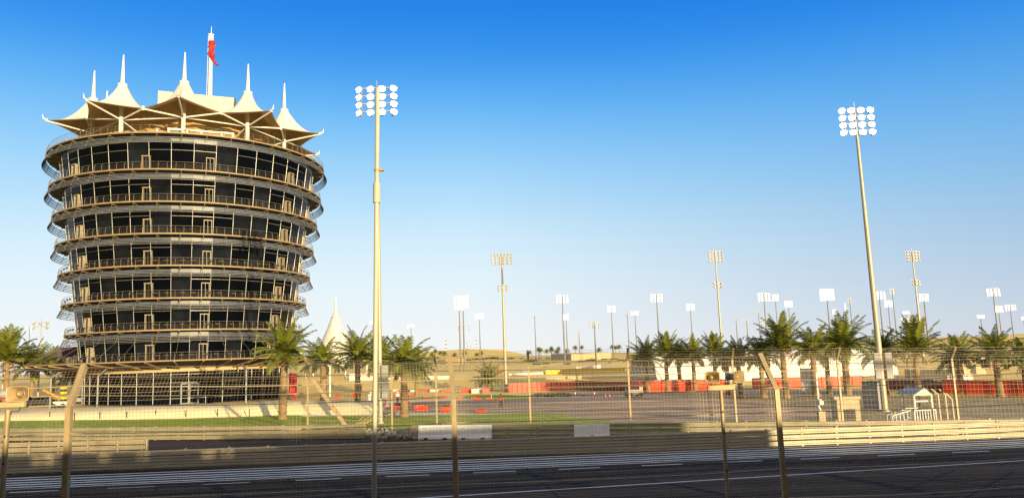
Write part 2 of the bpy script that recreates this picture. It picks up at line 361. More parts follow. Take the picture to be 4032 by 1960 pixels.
jersey(2263,2403,1727,'white concrete barrier standing alone where the sunlit guardrail begins')
# ------------------------------------------------------------ debris fences
def debris_fence(label, posts, tops, bendf, zb, ncable, mesh_step, wr, cr, ps, lean, mname, cell=.05):
    """posts: list of Vector bases; tops: heights; the last part leans over the track"""
    root = thing('debris_fence', label, 'fence', posts[0]); off = posts[0]
    geo = []
    for p, h in zip(posts, tops):
        bz = h*bendf; B = p+Vector((0,0,bz)); Tp = B+lean+Vector((0,0,h-bz)); geo.append((p, B, Tp))
    for p, B, Tp in geo:
        b = MB(off); b.bar(p, B, ps, ps*1.1, up=(0,1,0)); b.bar(B-Vector((0,0,.02)), Tp, ps, ps*1.1, up=(0,1,0))
        b.build('fence_post', mname[0], root)
    fr_ = .045
    for i in range(ncable):
        t = i/(ncable-1); b = MB(off)
        for g0, g1 in zip(geo[:-1], geo[1:]):
            pts = []
            sag = rnd.uniform(.0,.05)*(cr/.006)**.4
            for q in range(9):
                u = q/8
                def at(g):
                    tt = t
                    if tt < .72: return g[0]+Vector((0,0,zb))+(g[1]-g[0]-Vector((0,0,zb)))*(tt/.72)
                    return g[1]+(g[2]-g[1])*((tt-.72)/.28*.96)
                a, c = at(g0), at(g1); pts.append(a+(c-a)*u-Vector((0,0,sag*4*u*(1-u)))+Vector((0,-.02,0)))
            b.tube(pts, cr, 4, caps=False)
        b.build('tension_cable', mname[1] if (i < ncable-2) else mname[2], root)
    for g0, g1 in zip(geo[:-1], geo[1:]):
        L = (g1[0]-g0[0]).length; n = int(L/cell); b = MB(off)
        for k in range(1, n):
            u = k/n; w_ = .012*math.sin(u*17)
            p = g0[0].lerp(g1[0],u)+Vector((0,0,zb)); q = g0[1].lerp(g1[1],u)+Vector((0,w_,0)); r = g0[2].lerp(g1[2],u)+Vector((.03*math.sin(u*11),0,-.03-.05*4*u*(1-u)))
            b.tube([p,q,r], wr, 3, caps=False)
        zz = zb
        while zz < (g0[1]-g0[0]).z:
            b.tube([g0[0]+Vector((0,0,zz)), g0[0].lerp(g1[0],.5)+Vector((0,0,zz-.01)), g1[0]+Vector((0,0,zz))], wr, 3, caps=False); zz += mesh_step
        ll = (g0[2]-g0[1]).length; m_ = int(ll/mesh_step)
        for k in range(1, m_):
            b.tube([g0[1].lerp(g0[2],k/m_), g0[1].lerp(g1[1],.5).lerp(g0[2].lerp(g1[2],.5),k/m_)-Vector((0,0,.04)), g1[1].lerp(g1[2],k/m_)], wr, 3, caps=False)
        b.build('wire_mesh', mname[1], root)
    return root
# near fence, 5 m bays running a little away to the right
u5 = Vector((1,.164,0)).normalized(); n5 = Vector((-.164,1,0)).normalized(); pm = Vector((-.87,10.6,0))
posts = [pm+u5*((4.87 if k < 0 else 4.73)*k) for k in range(-3, 5)]
posts = [Vector((p.x,p.y,SL*p.x)) for p in posts]
tops = []
for k, p in zip(range(-3,5), posts):
    tz = {-1:P(328,1440,9.8+.42).z, 0:P(1770,1420,10.6+.42).z, 1:P(2985,1395,11.4+.42).z}.get(k)
    tops.append(tz-p.z if tz else None)
tops = [t if t else (tops[2] if i < 2 else tops[4]) for i, t in enumerate(tops)]
debris_fence('tall wire debris fence in the foreground with three bent steel posts', posts, tops, .915, 1.1, 16, .042, .0011, .0055, .066, n5*.42, (M['post'], M['wire'], M['dwire']), .047)  # top two cables coloured dark to paint in their backlit look
b = MB(); b.sweep([p+Vector((0,0,0)) for p in posts], [(-.2,0),(-.2,1.1),(.2,1.1),(.2,0)], closed=True)
tag(b.build('concrete_wall', M['block']), 'low concrete wall under the foreground debris fence', 'wall')
# far fence on the guardrail line
fp = [(1212,1667,1408),(1545,1667,1420),(1722,1666,1393),(2092,1666,1380),(2488,1666,1370),(2905,1665,1372),(3325,1664,1369),(3782,1660,1366),(4260,1655,1360)]
fposts = []; ftops = []
ra, rb = Vector(fr(0,1738)), Vector(fr(4032,1712))
for x, yb, yt in fp:
    d = ray(x, 1720); q = Vector((d.x, d.y)); # intersect with rail line set 0.7 m back
    a2 = ra+Vector((0,.7)); dd = rb-ra; den = q.x*dd.y-q.y*dd.x; t_ = (a2.x*dd.y-a2.y*dd.x)/den; pt = q*t_
    fposts.append(Vector((pt.x, pt.y, SL*pt.x))); zt = zat(pt.x, pt.y, yt); ftops.append(zt-SL*pt.x)
debris_fence('far debris fence of pale posts and cables behind the guardrail', fposts, ftops, .87, 1.1, 18, .25, .002, .009, .13, Vector((-.05,-.75,0)), (M['post'], M['wire'], M['wire']), .25)
# diagonal end brace of the far fence
e0 = fposts[0]; b = MB(e0); bb = P(1395,1668,e0.y); bb.z = SL*bb.x; b.bar(e0+Vector((0,0,ftops[0]*.82)), bb, .28, .2, up=(0,1,0)); 
for k in range(5): 
    q0 = P(1400+8*k,1668,e0.y+.3); b.bar(q0, P(1430+28*k, 1640-k*3, e0.y+.3), .05,.05)
fence_far = [o for o in COL.objects if o.get('label','').startswith('far debris')][0]
b.build('diagonal_brace', M['post'], fence_far)
# end strut of the distant link fence right of the marshal post
for k, (x0, yt, yb) in enumerate([(3700,1535,1668),(3728,1535,1665),(3752,1552,1662)]):
    c = P(x0+6, yb, 60+k); c.z = SL*c.x; zt = zat(c.x, c.y, yt+16)-c.z
    root = thing('angled_post', ['cranked pale post right beside the white marshal stand','cranked pale post in the middle, right of the marshal stand','cranked pale post furthest right of the marshal stand'][k], 'post', c, 0, 'cranked posts beside the marshal stand')
    b = MB(); b.bar((0,0,0),(0,0,zt),.10,.10,up=(0,1,0)); b.bar((0,0,zt-.02),(-.45,0,zt+.42),.09,.09,up=(0,1,0)); b.build('post_body', M['post'], root)
# ------------------------------------------------------------ foreground poles and loudspeakers
def horn(label, loc, rz, sc=1, dark=False):
    root = thing('horn_speaker', label, 'loudspeaker', loc, rz, 'horn loudspeakers on poles')
    b = MB(); # opening faces -Y, wide rounded-rectangle mouth that narrows to a throat
    rings = []
    for t in (0,.12,.3,.55,.8,1):
        w = .125*(1-t)**1.25+.045; h = .085*(1-t)**1.2+.045; y = -.13+.26*t; e = .35+.65*t
        ring = []
        for k in range(24):
            a = 2*math.pi*k/24; ca, sa = math.cos(a), math.sin(a)
            ring.append((w*math.copysign(abs(ca)**(e if e > .3 else .3), ca), y, h*math.copysign(abs(sa)**e, sa)))
        rings.append(ring)
    vs = [v for r_ in rings for v in r_]; n = 24
    fs = [(i*n+k, i*n+(k+1)%n, (i+1)*n+(k+1)%n, (i+1)*n+k) for i in range(5) for k in range(n)]
    vs2 = [(v[0]*.93, v[1]+.004, v[2]*.93) for v in vs]; b.add(vs, fs); b.add(vs2, [f[::-1] for f in fs])
    b.add(rings[0]+[(v[0]*.93, v[1]+.004, v[2]*.93) for v in rings[0]], [(k, n+k, n+(k+1)%n, (k+1)%n) for k in range(n)])
    b.build('horn_bell', M['cream'], root, True)
    b = MB(); b.lathe([(0,-.10),(.02,-.095),(.045,-.06),(.055,-.02),(.055,.02),(0,.02)], (0,0,0), 20, M3=Matrix.Rotation(R_(-90),3,'X')); b.build('reflector_cone', M['post'], root, True)
    b = MB(); b.lathe([(.05,.0),(.075,.01),(.08,.06),(.07,.12),(0,.125)], (0,.08,0), 20, M3=Matrix.Rotation(R_(-90),3,'X')); b.build('driver_housing', M['grey'], root, True)
    b = MB(); b.bar((0,.02,-.06),(0,.02,-.14),.03,.02); b.bar((-.05,.02,-.145),(.05,.02,-.145),.03,.012); b.build('mounting_bracket', M['dark'], root)
    root.scale = (sc,)*3
def spole(label, top, bot, rad, barc, barw, barh):
    root = thing('speaker_pole', label, 'pole', (bot.x,bot.y,0), 0, 'loudspeaker poles at the foreground fence')
    b = MB(root.location); b.tube([Vector((bot.x,bot.y,0)), top], rad, 16); o = b.build('pole', M['post'], root, True)
    b = MB(root.location)
    for z in (.3,.6,1.1): b.tube([top-Vector((0,rad+.002,z)), top-Vector((0,rad+.012,z))], .012, 8)
    b.build('bolt', M['dark'], root)
    b = MB(root.location); b.box(barc, (barw, .05, barh), R_(2)); o = b.build('cross_board', M['cream'], root); q = o.modifiers.new('b','BEVEL'); q.width = .004
    b = MB(root.location); c = Vector(barc); b.tube([c+Vector((barw*.35,.03,-barh/2)), c+Vector((barw*.3,.04,-barh/2-.05)), c+Vector((.05,.05,-barh/2-.05)), c+Vector((.01,.05,-barh/2-.14))], .006, 6); b.build('cable', M['dark'], root)
D1 = 9.0; t1 = P(32,1612,D1); bt = P(8,1960,D1); d_ = (t1-bt)/(t1.z-bt.z); bt = t1-d_*t1.z
spole('pale round pole with cross board at the left edge, in front of the fence', t1, bt, .030, P(20,1593,D1-.05), .46, .063)
horn('square-mouthed horn loudspeaker on the left pole, facing the viewer', P(78,1549,D1-.05), R_(18), .68)
horn('grey horn loudspeaker cut by the left edge of the photo', P(-22,1552,D1-.02), R_(-60), .68)
D2 = 11.0; t2 = P(2838,1535,D2); bt = P(2866,1960,D2); d_ = (t2-bt)/(t2.z-bt.z); bt = t2-d_*t2.z
spole('pale round pole with cross board left of the bent fence post at right', t2, bt, .026, P(2836,1525,D2-.05), .37, .07)
horn('horn loudspeaker on the right pole, left one, facing the viewer', P(2797,1485,D2-.05), R_(4), .65)
horn('horn loudspeaker on the right pole, right one, turned aside with a golden inside', P(2893,1482,D2-.05), R_(32), .65)
D3 = 8.0; pt_ = P(1487,345,D3); pb = P(1473,1960,D3); dv = (pt_-pb)/(pt_.z-pb.z); pb0 = pt_-dv*pt_.z
root = thing('slender_pole', 'slender pale pole in the foreground with a thicker sleeve joint high up', 'pole', (pb0.x,pb0.y,0))
at = lambda py: P(1473+(1960-py)*14/1615, py, D3)
b = MB(root.location); b.tube([Vector(pb0), at(1437), at(800)], [.024,.024,.0245], 20); b.tube([at(800), at(350)], [.0245,.0235], 20); b.build('pole_shaft', M['masty'], root, True)
b = MB(root.location); b.tube([at(798), at(722)], [.040,.038], 20); b.build('sleeve_joint', M['masty'], root, True)
b = MB(root.location); b.tube([at(675),at(666)], .031, 16); b.box(at(670)+Vector((.05,0,0)), (.05,.04,.025)); b.build('clamp', M['post'], root)
# ------------------------------------------------------------ floodlight masts
def lamp_meshes():
    b = MB(); b.lathe([(0,.62),(.13,.60),(.17,.42),(.20,.36),(.40,.16),(.47,.02),(.50,-.02),(.46,-.03)], (0,0,0), 14, M3=Matrix.Rotation(R_(-90),3,'X'))
    b.lathe([(.49,-.02),(.52,-.30)], (0,0,0), 7, a0=R_(0), a1=R_(180), M3=Matrix.Rotation(R_(-90),3,'X')@Matrix.Rotation(R_(180),3,'Z'))
    h = b.mesh('floodlight', M['lamp'], True)
    def lens(mt): b = MB(); b.lathe([(0,-.07),(.25,-.05),(.455,-.01)], (0,0,0), 14, M3=Matrix.Rotation(R_(-90),3,'X')); return b.mesh('lens', mt, True)
    return h, lens(M['lens']), lens(M['lensoff'])
LH, LON, LOFF = lamp_meshes()
def mast(label, px, ytop, w, h, D, rows, cols, lit, base=None, pw=None, low=None, yaw=0, box=False, spread=28, gap=True):
    top = P(px, ytop, D); mw = w*D/F; mh = h*D/F
    bx, by = top.x, D; gz = GZ(bx, by)-.1
    root = thing('floodlight_mast', label, 'floodlight mast', (bx, by, gz), 0, 'floodlight masts')
    H = top.z-gz; pr = (pw*D/F/2) if pw else .16
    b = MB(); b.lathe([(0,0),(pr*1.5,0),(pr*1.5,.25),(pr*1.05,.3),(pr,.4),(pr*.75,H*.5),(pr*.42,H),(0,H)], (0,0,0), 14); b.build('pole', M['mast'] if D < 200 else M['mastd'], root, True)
    def head(zt, mw, mh, rows, cols, lit):
        mc = max(cols) if isinstance(cols,(list,tuple)) else cols; ls = min(mh/rows*.96, mw/mc*.98)
        for r in range(rows):
            z = zt-mh*(r+.35)/rows; cc = cols[r] if isinstance(cols, (list,tuple)) else cols
            wd = mw-ls*.5
            b = MB(); b.bar((-wd/2,.05+pr*.4,z+ls*.45),(wd/2,.05+pr*.4,z+ls*.45), .10 if D < 160 else .14, .10 if D < 160 else .14)
            cb = b.build('crossbar', M['mast'], root)
            for c in range(cc):
                t = (c/(cc-1)-.5) if cc > 1 else 0
                l = bpy.data.objects.new('floodlight', LH); COL.objects.link(l); l.parent = root
                l.scale = (ls*(.90 if D < 100 else .78 if D < 200 else .60),)*3; jy = rnd.uniform(-5,5)
                l.location = (t*(mw-ls*.9), -.12-ls*.3, z); l.rotation_euler = (R_(-34), 0, R_(yaw+t*2*spread+jy))
                e = bpy.data.objects.new('lens', LON if lit else LOFF); COL.objects.link(e); e.parent = l
    head(H, mw, mh, rows, cols, lit)
    if low:
        ly, lw, lh, lr, lc = low; zz = zat(bx, by, ly)-gz; head(zz, lw*D/F, lh*D/F, lr, lc, False)
    if box:
        for sx in box: 
            b = MB(); b.box((sx, -.35, zat(bx,by,box_y[0])/2+zat(bx,by,box_y[1])/2-gz), (.62,.35,zat(bx,by,box_y[0])-zat(bx,by,box_y[1]))); b.build('cable_box', M['grey'], root)
    b = MB(); b.tube([(0,0,H),(0,0,H+.8)], .04, 5); b.build('lightning_rod', M['mast'], root)
    return root
box_y = (1437,1568)
mast('tall lit floodlight mast with four lamp rows, rising behind the slender foreground pole', 1484, 348, 168, 132, 75.5, 4, 4, True, pw=19, box=(.55,), spread=32)
box_y = (1388,1490)
mast('tall lit floodlight mast at right with cable boxes low on its pole', 3364, 432, 140, 122, 75.5, 4, 4, True, pw=24, box=(-.45,.62), yaw=-22, spread=22)
mast('unlit mast with wide head and smaller cluster halfway, behind the red barrier end', 1975, 1000, 88, 48, 140, 4, [7,6,6,6], False, pw=13, low=(1125,44,26,2,[2,3]), yaw=180)
mast('unlit two-cluster mast above the palms, just left of the right pair of horns', 2815, 990, 64, 48, 186, 4, 5, False, pw=10, low=(1112,42,28,2,3), yaw=140)
mast('unlit four-row mast with lower lamp cluster, tallest just right of the big right mast', 3590, 990, 56, 46, 190, 4, 5, False, pw=10, low=(1105,36,24,2,3), yaw=120)
ML = [ # px, ytop, w, h, D, rows, cols, lit, extra
 (22,1312,46,24,160,2,[3,2],0),(118,1284,22,26,300,4,2,1),(164,1270,68,32,150,2,[3,2],0),
 (1466,1262,20,16,450,3,3,1),(1618,1277,26,14,450,2,3,1),(1807,1166,40,58,255,5,3,1),(1822,1162,44,56,262,5,4,1),(1887,1234,34,24,420,3,5,1),(2105,1246,18,8,460,2,4,0),
 (2213,1161,47,34,280,4,4,1),(2228,1238,20,22,400,4,3,1),(2279,1304,16,9,600,2,3,0),(2340,1273,46,24,230,2,[3,4],0),
 (2406,1204,32,26,340,4,4,1),(2470,1235,18,14,450,3,4,0),(2499,1226,31,16,450,3,4,1),(2584,1158,46,34,280,4,4,1),
 (2717,1197,32,27,340,4,4,1),(2898,1258,18,6,600,1,4,0),(2939,1257,20,9,600,2,3,0),(2986,1227,17,13,450,3,4,0),
 (3006,1155,48,34,270,4,4,1),(3051,1160,24,27,340,5,3,1),(3103,1186,30,26,340,4,4,1),(3253,1139,56,46,260,7,8,1),
 (3285,1219,19,20,450,3,3,1),(3326,1196,9,30,420,5,1,1),(3345,1176,18,22,380,4,2,0),(3460,1149,46,33,280,4,4,1),
 (3495,1184,32,26,340,4,4,1),(3512,1139,22,25,320,5,3,0),(3566,1226,24,12,450,3,3,1),(3564,1256,50,20,230,2,[4,4],0),
 (3635,1158,36,30,280,5,4,1),(3860,1241,28,13,450,3,4,1),(3908,1137,52,32,260,4,4,1),(3930,1206,32,26,330,4,4,1),
 (3976,1201,42,23,330,4,4,1),(4030,1247,18,14,450,3,3,1)]
ORD = 'first second third fourth fifth sixth seventh eighth ninth tenth eleventh twelfth thirteenth fourteenth fifteenth sixteenth seventeenth eighteenth nineteenth twentieth twenty-first twenty-second twenty-third'.split()
ORD += ['twenty-fourth','twenty-fifth','twenty-sixth','twenty-seventh','twenty-eighth','twenty-ninth','thirtieth']+['thirty-'+q for q in ORD[:9]]+['fortieth']
ML.sort()
nl = nu = 0
for i, (px, yt, w, h, D, ro, co, lit) in enumerate(ML):
    if lit: k = nl; nl += 1
    else: k = nu; nu += 1
    right = px > 2016
    side = 'right of the middle' if right else 'left of the middle'
    same = [q for q in ML if bool(q[7]) == bool(lit) and (q[0] > 2016) == right]
    j = same.index(ML[i])
    ty = ('lit' if lit else 'unlit')
    lab = f"distant {ty} floodlight mast, {ORD[j]} such one counted from left, {side}"
    mast(lab, px, yt, w, h, D, ro, co, bool(lit), pw=(7 if D < 300 else 5), yaw=(0 if lit else rnd.choice((150,200,30))), low=((1262,50,22,2,3) if px == 3006 else (1284,50,20,2,[2,2]) if px == 1822 else None), spread=18)
# telecom lattice towers on the hill
for k, (px, yt, yb, Dd) in enumerate([(1756,1338,1382,900),(1838,1352,1382,940),(1856,1362,1382,930),(1877,1338,1380,900),(1843,1345,1382,980)]):
    c = P(px, yb, Dd); z0 = GZ(c.x, Dd)-1; H = zat(c.x, Dd, yt)-z0
    root = thing('lattice_tower', 'thin red and white telecom lattice tower on the far hill, '+['leftmost of the five','second from left','fourth from left','rightmost of the five','the thinnest, in the middle'][k], 'tower', (c.x, Dd, z0), 0, 'telecom towers on the far hill')
    w = 2.3 if k != 4 else 1.2
    for s_ in range(6):
        b = MB(); zz0 = H*s_/6; zz1 = H*(s_+1)/6; w0 = w*(1-s_/7.5); w1 = w*(1-(s_+1)/7.5)
        for a, c2 in ((-1,-1),(1,-1),(1,1),(-1,1)): b.bar((a*w0/2,c2*w0/2,zz0),(a*w1/2,c2*w1/2,zz1),.22,.22)
        b.bar((-w0/2,-w0/2,zz0),(w1/2,-w1/2,zz1),.16,.16); b.bar((w0/2,-w0/2,zz0),(-w1/2,-w1/2,zz1),.16,.16); b.bar((-w1/2,-w1/2,zz1),(w1/2,-w1/2,zz1),.16,.16)
        b.build('lattice_section', M['dred'] if s_%2 else M['white'], root)
# ------------------------------------------------------------ the round tower
TC = Vector((-59.1, 139.0, 0.6)); TRZ = math.atan2(59.1, 139.0)
tw = thing('round_tower', 'round glass tower with eight ringed balconies under a white tent roof', 'tower', TC, TRZ)
def TL(phi, r, z=0): a = R_(phi); return Vector((r*math.sin(a), -r*math.cos(a), z))
def TWd(phi, r): v = Matrix.Rotation(TRZ, 3, 'Z')@TL(phi, r); return TC.x+v.x, TC.y+v.y
def TZ(phi, r, py): x, y = TWd(phi, r); return zat(x, y, py)-TC.z
def rlathe(b, prof, n, a0=-180, a1=180):
    """lathe measured in phi degrees from the side that faces the camera"""
    full = a1-a0 >= 360; cnt = n if full else n+1; k = len(prof); vs = [TL(a0+(a1-a0)*i/n, r, z) for i in range(cnt) for (r, z) in prof]
    fs = [(i*k+j, ((i+1)%cnt)*k+j, ((i+1)%cnt)*k+j+1, i*k+j+1) for i in range(n) for j in range(k-1)]
    b.add(vs, fs)
def rbox(b, n, r0, z0, w, h, a0=-180, a1=180): rlathe(b, [(r0-w/2,z0-h/2),(r0+w/2,z0-h/2),(r0+w/2,z0+h/2),(r0-w/2,z0+h/2),(r0-w/2,z0-h/2)], n, a0, a1)
LZ = [43.1,37.35,32.35,27.35,22.37,17.3,12.35]; LR = [23.75,23.15,22.45,21.8,21.15,20.45,19.8]
LZ = [z-TC.z for z in LZ]
CANZ = TZ(0, 25.2, 1415)
LZ.append(CANZ+.12); LR.append(19.3)
RG = lambda z: 16.4+.125*z
DOORS = (-57,-19,6.5,48,74)
BAN = [M['dred'], M['purple'], M['soffit']]
def ring_copies(mb, name, mt, parent, n, a0):
    me = mb.mesh(name, mt)
    for i in range(n):
        o = bpy.data.objects.new(name, me); COL.objects.link(o); o.parent = parent; o.rotation_euler = (0,0,R_(a0+360*i/n))
for k, (z, r) in enumerate(zip(LZ, LR)):
    bal = MB(); rg = RG(z)
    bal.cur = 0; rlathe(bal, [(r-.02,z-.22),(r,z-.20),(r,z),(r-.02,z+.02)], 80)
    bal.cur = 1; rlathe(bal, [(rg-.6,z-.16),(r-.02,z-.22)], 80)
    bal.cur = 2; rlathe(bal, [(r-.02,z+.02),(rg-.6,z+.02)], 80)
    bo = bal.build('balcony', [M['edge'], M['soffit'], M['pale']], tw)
    b = MB()
    for i in range(112):
        a = -180+360*i/112
        b.bar(TL(a,r-.07,z+.01), TL(a,r-.07,z+.86), .04,.04); b.bar(TL(a,r-.07,z+.84), TL(a,r-.27,z+1.16), .04,.04)
    for j in range(5): rbox(b, 80, r-.09, z+.16+j*.16, .012, .012)
    rbox(b, 80, r-.28, z+1.17, .05, .035)
    b.build('railing', M['rail'], bo)
    if k < 7:
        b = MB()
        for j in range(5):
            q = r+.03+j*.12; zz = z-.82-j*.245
            b.cur = 0; rlathe(b, [(q,zz-.03),(q+.01,zz+.03)], 80); b.cur = 1; rlathe(b, [(q+.01,zz+.03),(q-.17,zz+.03),(q-.17,zz),(q,zz-.035)], 80)  # blade backs and undersides coloured dark to paint in their shade
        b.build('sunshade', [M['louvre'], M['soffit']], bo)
        b = MB()
        for a in (0,):
            b.bar(TL(a,r-.12,z-.28), TL(a,r+.50,z-1.86), .05,.05, up=TL(a+90,1)); b.bar(TL(a,r-1.5,z-.27), TL(a,r+.05,z-1.0), .05,.06, up=TL(a+90,1))
            b.bar(TL(a,rg,z-.33), TL(a,r-.1,z-.36), .10,.16)
        ring_copies(b, 'bracket', M['rail'], bo, 40, 4.5)
    if k >= 4:
        for c3 in range(3):
            b = MB(); q = random.Random(k*3+c3)
            for i in range(80):
                if (i*7+k*3+c3+(i//5)) % 3 == c3: rbox(b, 1, r-.55, z+.78, .1, .26, -90+i*2.25, -90+(i+1)*2.25-.15)
            b.build('fabric_band', BAN[c3], bo)
# glazed storeys
zb = [0.0]+[LZ[i] for i in range(7, 0, -1)]; zt = [CANZ-.9]+[LZ[i]-.3 for i in range(6, -1, -1)]
zb[1] = LZ[7]+.02
for s_, (z0, z1) in enumerate(zip(zb, zt)):
    b = MB(); r0, r1 = (RG(z0), RG(z1)) if s_ else (16.6, 16.7)
    n = 40; rlathe(b, [(r0,z0),(r1,z1)], n); go = b.build('glazing', M['glass'], tw)
    b = MB()
    for i in range(n):
        a = -180+9*i; b.bar(TL(a,r0+.05,z0), TL(a,r1+.05,z1), .065 if s_ else .08,.08)
    lv = ((z0+(z1-z0)*.64),) if s_ else (z0+.9, z0+2.1, z0+3.4, z0+4.7)
    for zz in lv: 
        rr = (r0+(r1-r0)*(zz-z0)/(z1-z0)+.05); rbox(b, n, rr, zz, .07, .055)
    if s_: rbox(b, n, r1-.05, z1-.75, .08, .06)
    b.build('window_frame', M['mull'], go)
    if s_:
        b = MB(); rlathe(b, [(r1-.02+.06,z1-.72),(r1+.10,z1-.02)], n); b.build('header_band', M['header'], go)
        b = MB(); rlathe(b, [(r1+.11,z1-.66),(r1+.14,z1-.03)], 2, -9, 9); b.build('pale_header_panel', M['louvre'], go)
        q_ = random.Random(s_+40)
        for i in range(n):
            if q_.random() < .26: b = MB(); rlathe(b, [(r0+.012,z0+.1),(r1+.012,z1-.8)], 1, -180+9*i+.3, -180+9*i+8.7); b.build('pane', M['glass2'], go)  # scattered paler sheets over the glass, reflections painted in as colour
        for a in DOORS:
            ra = r0+.02; w = 1.15; hh = 2.4; c = TL(a, 1); t = TL(a+90, 1)
            b = MB(); 
            for sg in (-1,1): b.bar(c*(ra+.35)+t*sg*w/2+Vector((0,0,z0+.03)), c*(ra+.35)+t*sg*w/2+Vector((0,0,z0+hh)), .6,.09,up=t)
            b.bar(c*(ra+.35)-t*(w/2+.08)+Vector((0,0,z0+hh)), c*(ra+.35)+t*(w/2+.08)+Vector((0,0,z0+hh)), .75,.14)
            do = b.build('door', M['dframe'], tw)
            b = MB(); b.bar(c*(ra+.15)+Vector((0,0,z0+.05)), c*(ra+.15)+Vector((0,0,z0+hh)), .06,w-.25,up=c); b.build('door_panel', M['louvre'] if a == 6.5 else M['header'], do)
# entrance at ground level
c = TL(0,1); t = TL(90,1); b = MB()
for sg in (-1,0,1): b.bar(c*16.95+t*(sg*1.25+.2), c*16.95+t*(sg*1.25+.2)+Vector((0,0,3.2)), .2,.2)
for zz in (3.2,2.75,.1): b.bar(c*16.95+t*(-1.05)+Vector((0,0,zz)), c*16.95+t*(1.45)+Vector((0,0,zz)), .2,.16)
eo = b.build('entrance_door', M['louvre'], tw)
b = MB(); b.bar(c*17.1+t*.05+Vector((0,0,1.1)), c*17.1+t*.05+Vector((0,0,1.5)), .05,.05); b.build('handle', M['grey'], eo)
# canopy ring above the ground floor
b = MB(); z = CANZ
b.cur = 0; rlathe(b, [(25.5,z-.16),(25.52,z),(25.4,z+.05)], 72)
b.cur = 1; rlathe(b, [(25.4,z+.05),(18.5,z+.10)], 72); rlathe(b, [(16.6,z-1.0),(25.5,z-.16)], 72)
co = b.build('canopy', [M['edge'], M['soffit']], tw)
b = MB()
for a in (0,): b.bar(TL(a,17.2,z-1.3), TL(a,25.7,z-.22), .12,.26)
ring_copies(b, 'canopy_rib', M['edge'], co, 40, 4.5)
b = MB(); rlathe(b, [(16.75,z-1.0),(17.4,z-1.25),(17.3,z-1.75),(16.75,z-1.75)], 72); b.build('soffit_band', M['cream'], co)
b = MB()
for a in (0,): b.tube([TL(a,LR[6]+.5,LZ[6]-1.9), TL(a,25.3,z+.05)], .03, 4)
ring_copies(b, 'stay_cable', M['dwire'], co, 40, 4.5)
for a in (-62,-34,22,45):
    b = MB(); b.bar(TL(a,22.6,-.5), TL(a,22.6,z-1.9), .22,.22,up=(0,1,0)); b.bar(TL(a,22.6,z-1.95), TL(a,20.9,z-.9), .2,.2); b.build('canopy_column', M['louvre'], tw)
# tented roof
ZD = LZ[0]; PH0 = -6.0; NM = 10
RM, RN, RT, RI = 17.0, 19.3, 24.0, 9.5
zc = TZ(PH0, RM, 325); ztip = TZ(PH0, RM, 207); zn = TZ(PH0+18, RN, 443); zt_ = TZ(PH0, RT, 378); zi = ZD+1.9; zj = TZ(PH0, RM, 463)
for k in range(NM):
    a = PH0+36*k; m0 = TL(a, RM, 0)
    cor = [TL(a-18,RN,zn), TL(a,RT,zt_), TL(a+18,RN,zn), TL(a+18,RI,zi), TL(a-18,RI,zi)]
    edge = []; ne = 12
    for e in range(5):
        p, q = cor[e], cor[(e+1)%5]; sc_ = [.05,.05,.0,.0,.0][e]
        for j in range(ne):
            u = j/ne; v = p.lerp(q,u); cc = Vector((m0.x,m0.y,v.z)); v = v.lerp(cc, sc_*4*u*(1-u)); v.z += 4*u*(1-u)*[0,0,2.2,.3,2.2][e]; edge.append(v)
    N = len(edge); rows = 14; vs = []; fs = []
    for j in range(rows+1):
        s_ = j/rows
        for i, e in enumerate(edge):
            d = Vector((e.x-m0.x, e.y-m0.y, 0)); rr = .62/d.length+(1-.62/d.length)*s_
            p = m0+d*rr; zz = e.z+(zc-e.z)*((1-s_)**2.35)
            vs.append((p.x,p.y,zz))
    for j in range(rows):
        for i in range(N): fs.append((j*N+i, j*N+(i+1)%N, (j+1)*N+(i+1)%N, (j+1)*N+i))
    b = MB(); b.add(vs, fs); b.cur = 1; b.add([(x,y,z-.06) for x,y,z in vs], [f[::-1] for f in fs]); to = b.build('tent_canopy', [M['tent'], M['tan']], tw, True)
    b = MB(); b.tube([m0+Vector((0,0,ZD)), m0+Vector((0,0,zc+.2))], .36, 12); b.tube([m0+Vector((0,0,zc+.2)), m0+Vector((0,0,(zc+ztip)/2)), m0+Vector((0,0,ztip))], [.36,.24,.10], 12)
    b.lathe([(0,zc-.35),(.75,zc-.35),(.78,zc+.12),(.45,zc+.22)], m0, 16); b.build('mast', M['white'], to, True)
    b = MB(); j0 = m0+Vector((0,0,zj))
    for q in cor[:3]: b.tube([j0, q-Vector((0,0,.12))], .15, 8)
    b.tube([j0, (cor[3]+cor[4])/2], .12, 8); nb = TL(a+36, RM, zj); b.tube([j0, nb], .13, 8)
    tp = cor[1]; o_ = TL(a,1); b.tube([tp-o_*.3, tp+o_*.35+Vector((0,0,.15)), tp+o_*.5+Vector((0,0,.9))], [.22,.14,.03], 8)
    b.tube([cor[2]-Vector((0,0,.4)), cor[2]+Vector((0,0,.35))], .2, 8)
    b.build('strut', M['white'], to, True)
# plant room, its lower slatted walls and the flagpole
zr = TZ(0, 2, 382)
b = MB(); b.box((0.4,1.0,(zr+ZD+4.3)/2), (13.4,9,zr-ZD-4.3)); b.build('plant_room', M['clad'], tw)
b = MB(); b.box((0.4,1.0,ZD+2.15), (13.0,8.6,4.3))
po = b.build('plant_room_base', M['soffit'], tw)
b = MB()
for j in range(14): b.box((0.4,-3.34,ZD+.3+j*.28), (13.1,.08,.10))
b.build('slat', M['trunk'], po)
b = MB(); b.box((7.3,-1.8,ZD+1.5), (2.2,2.2,3.0)); b.build('glass_lobby', M['grey'], po)
fx = TL(0,0); fxp = Vector((2.55,-.5,0)); ztp = TZ(8, 2.2, 118); z9 = zr
b = MB(); b.tube([fxp+Vector((0,0,z9-.1)), fxp+Vector((0,0,(z9+ztp)/2)), fxp+Vector((0,0,ztp))], [.42,.36,.28], 14)
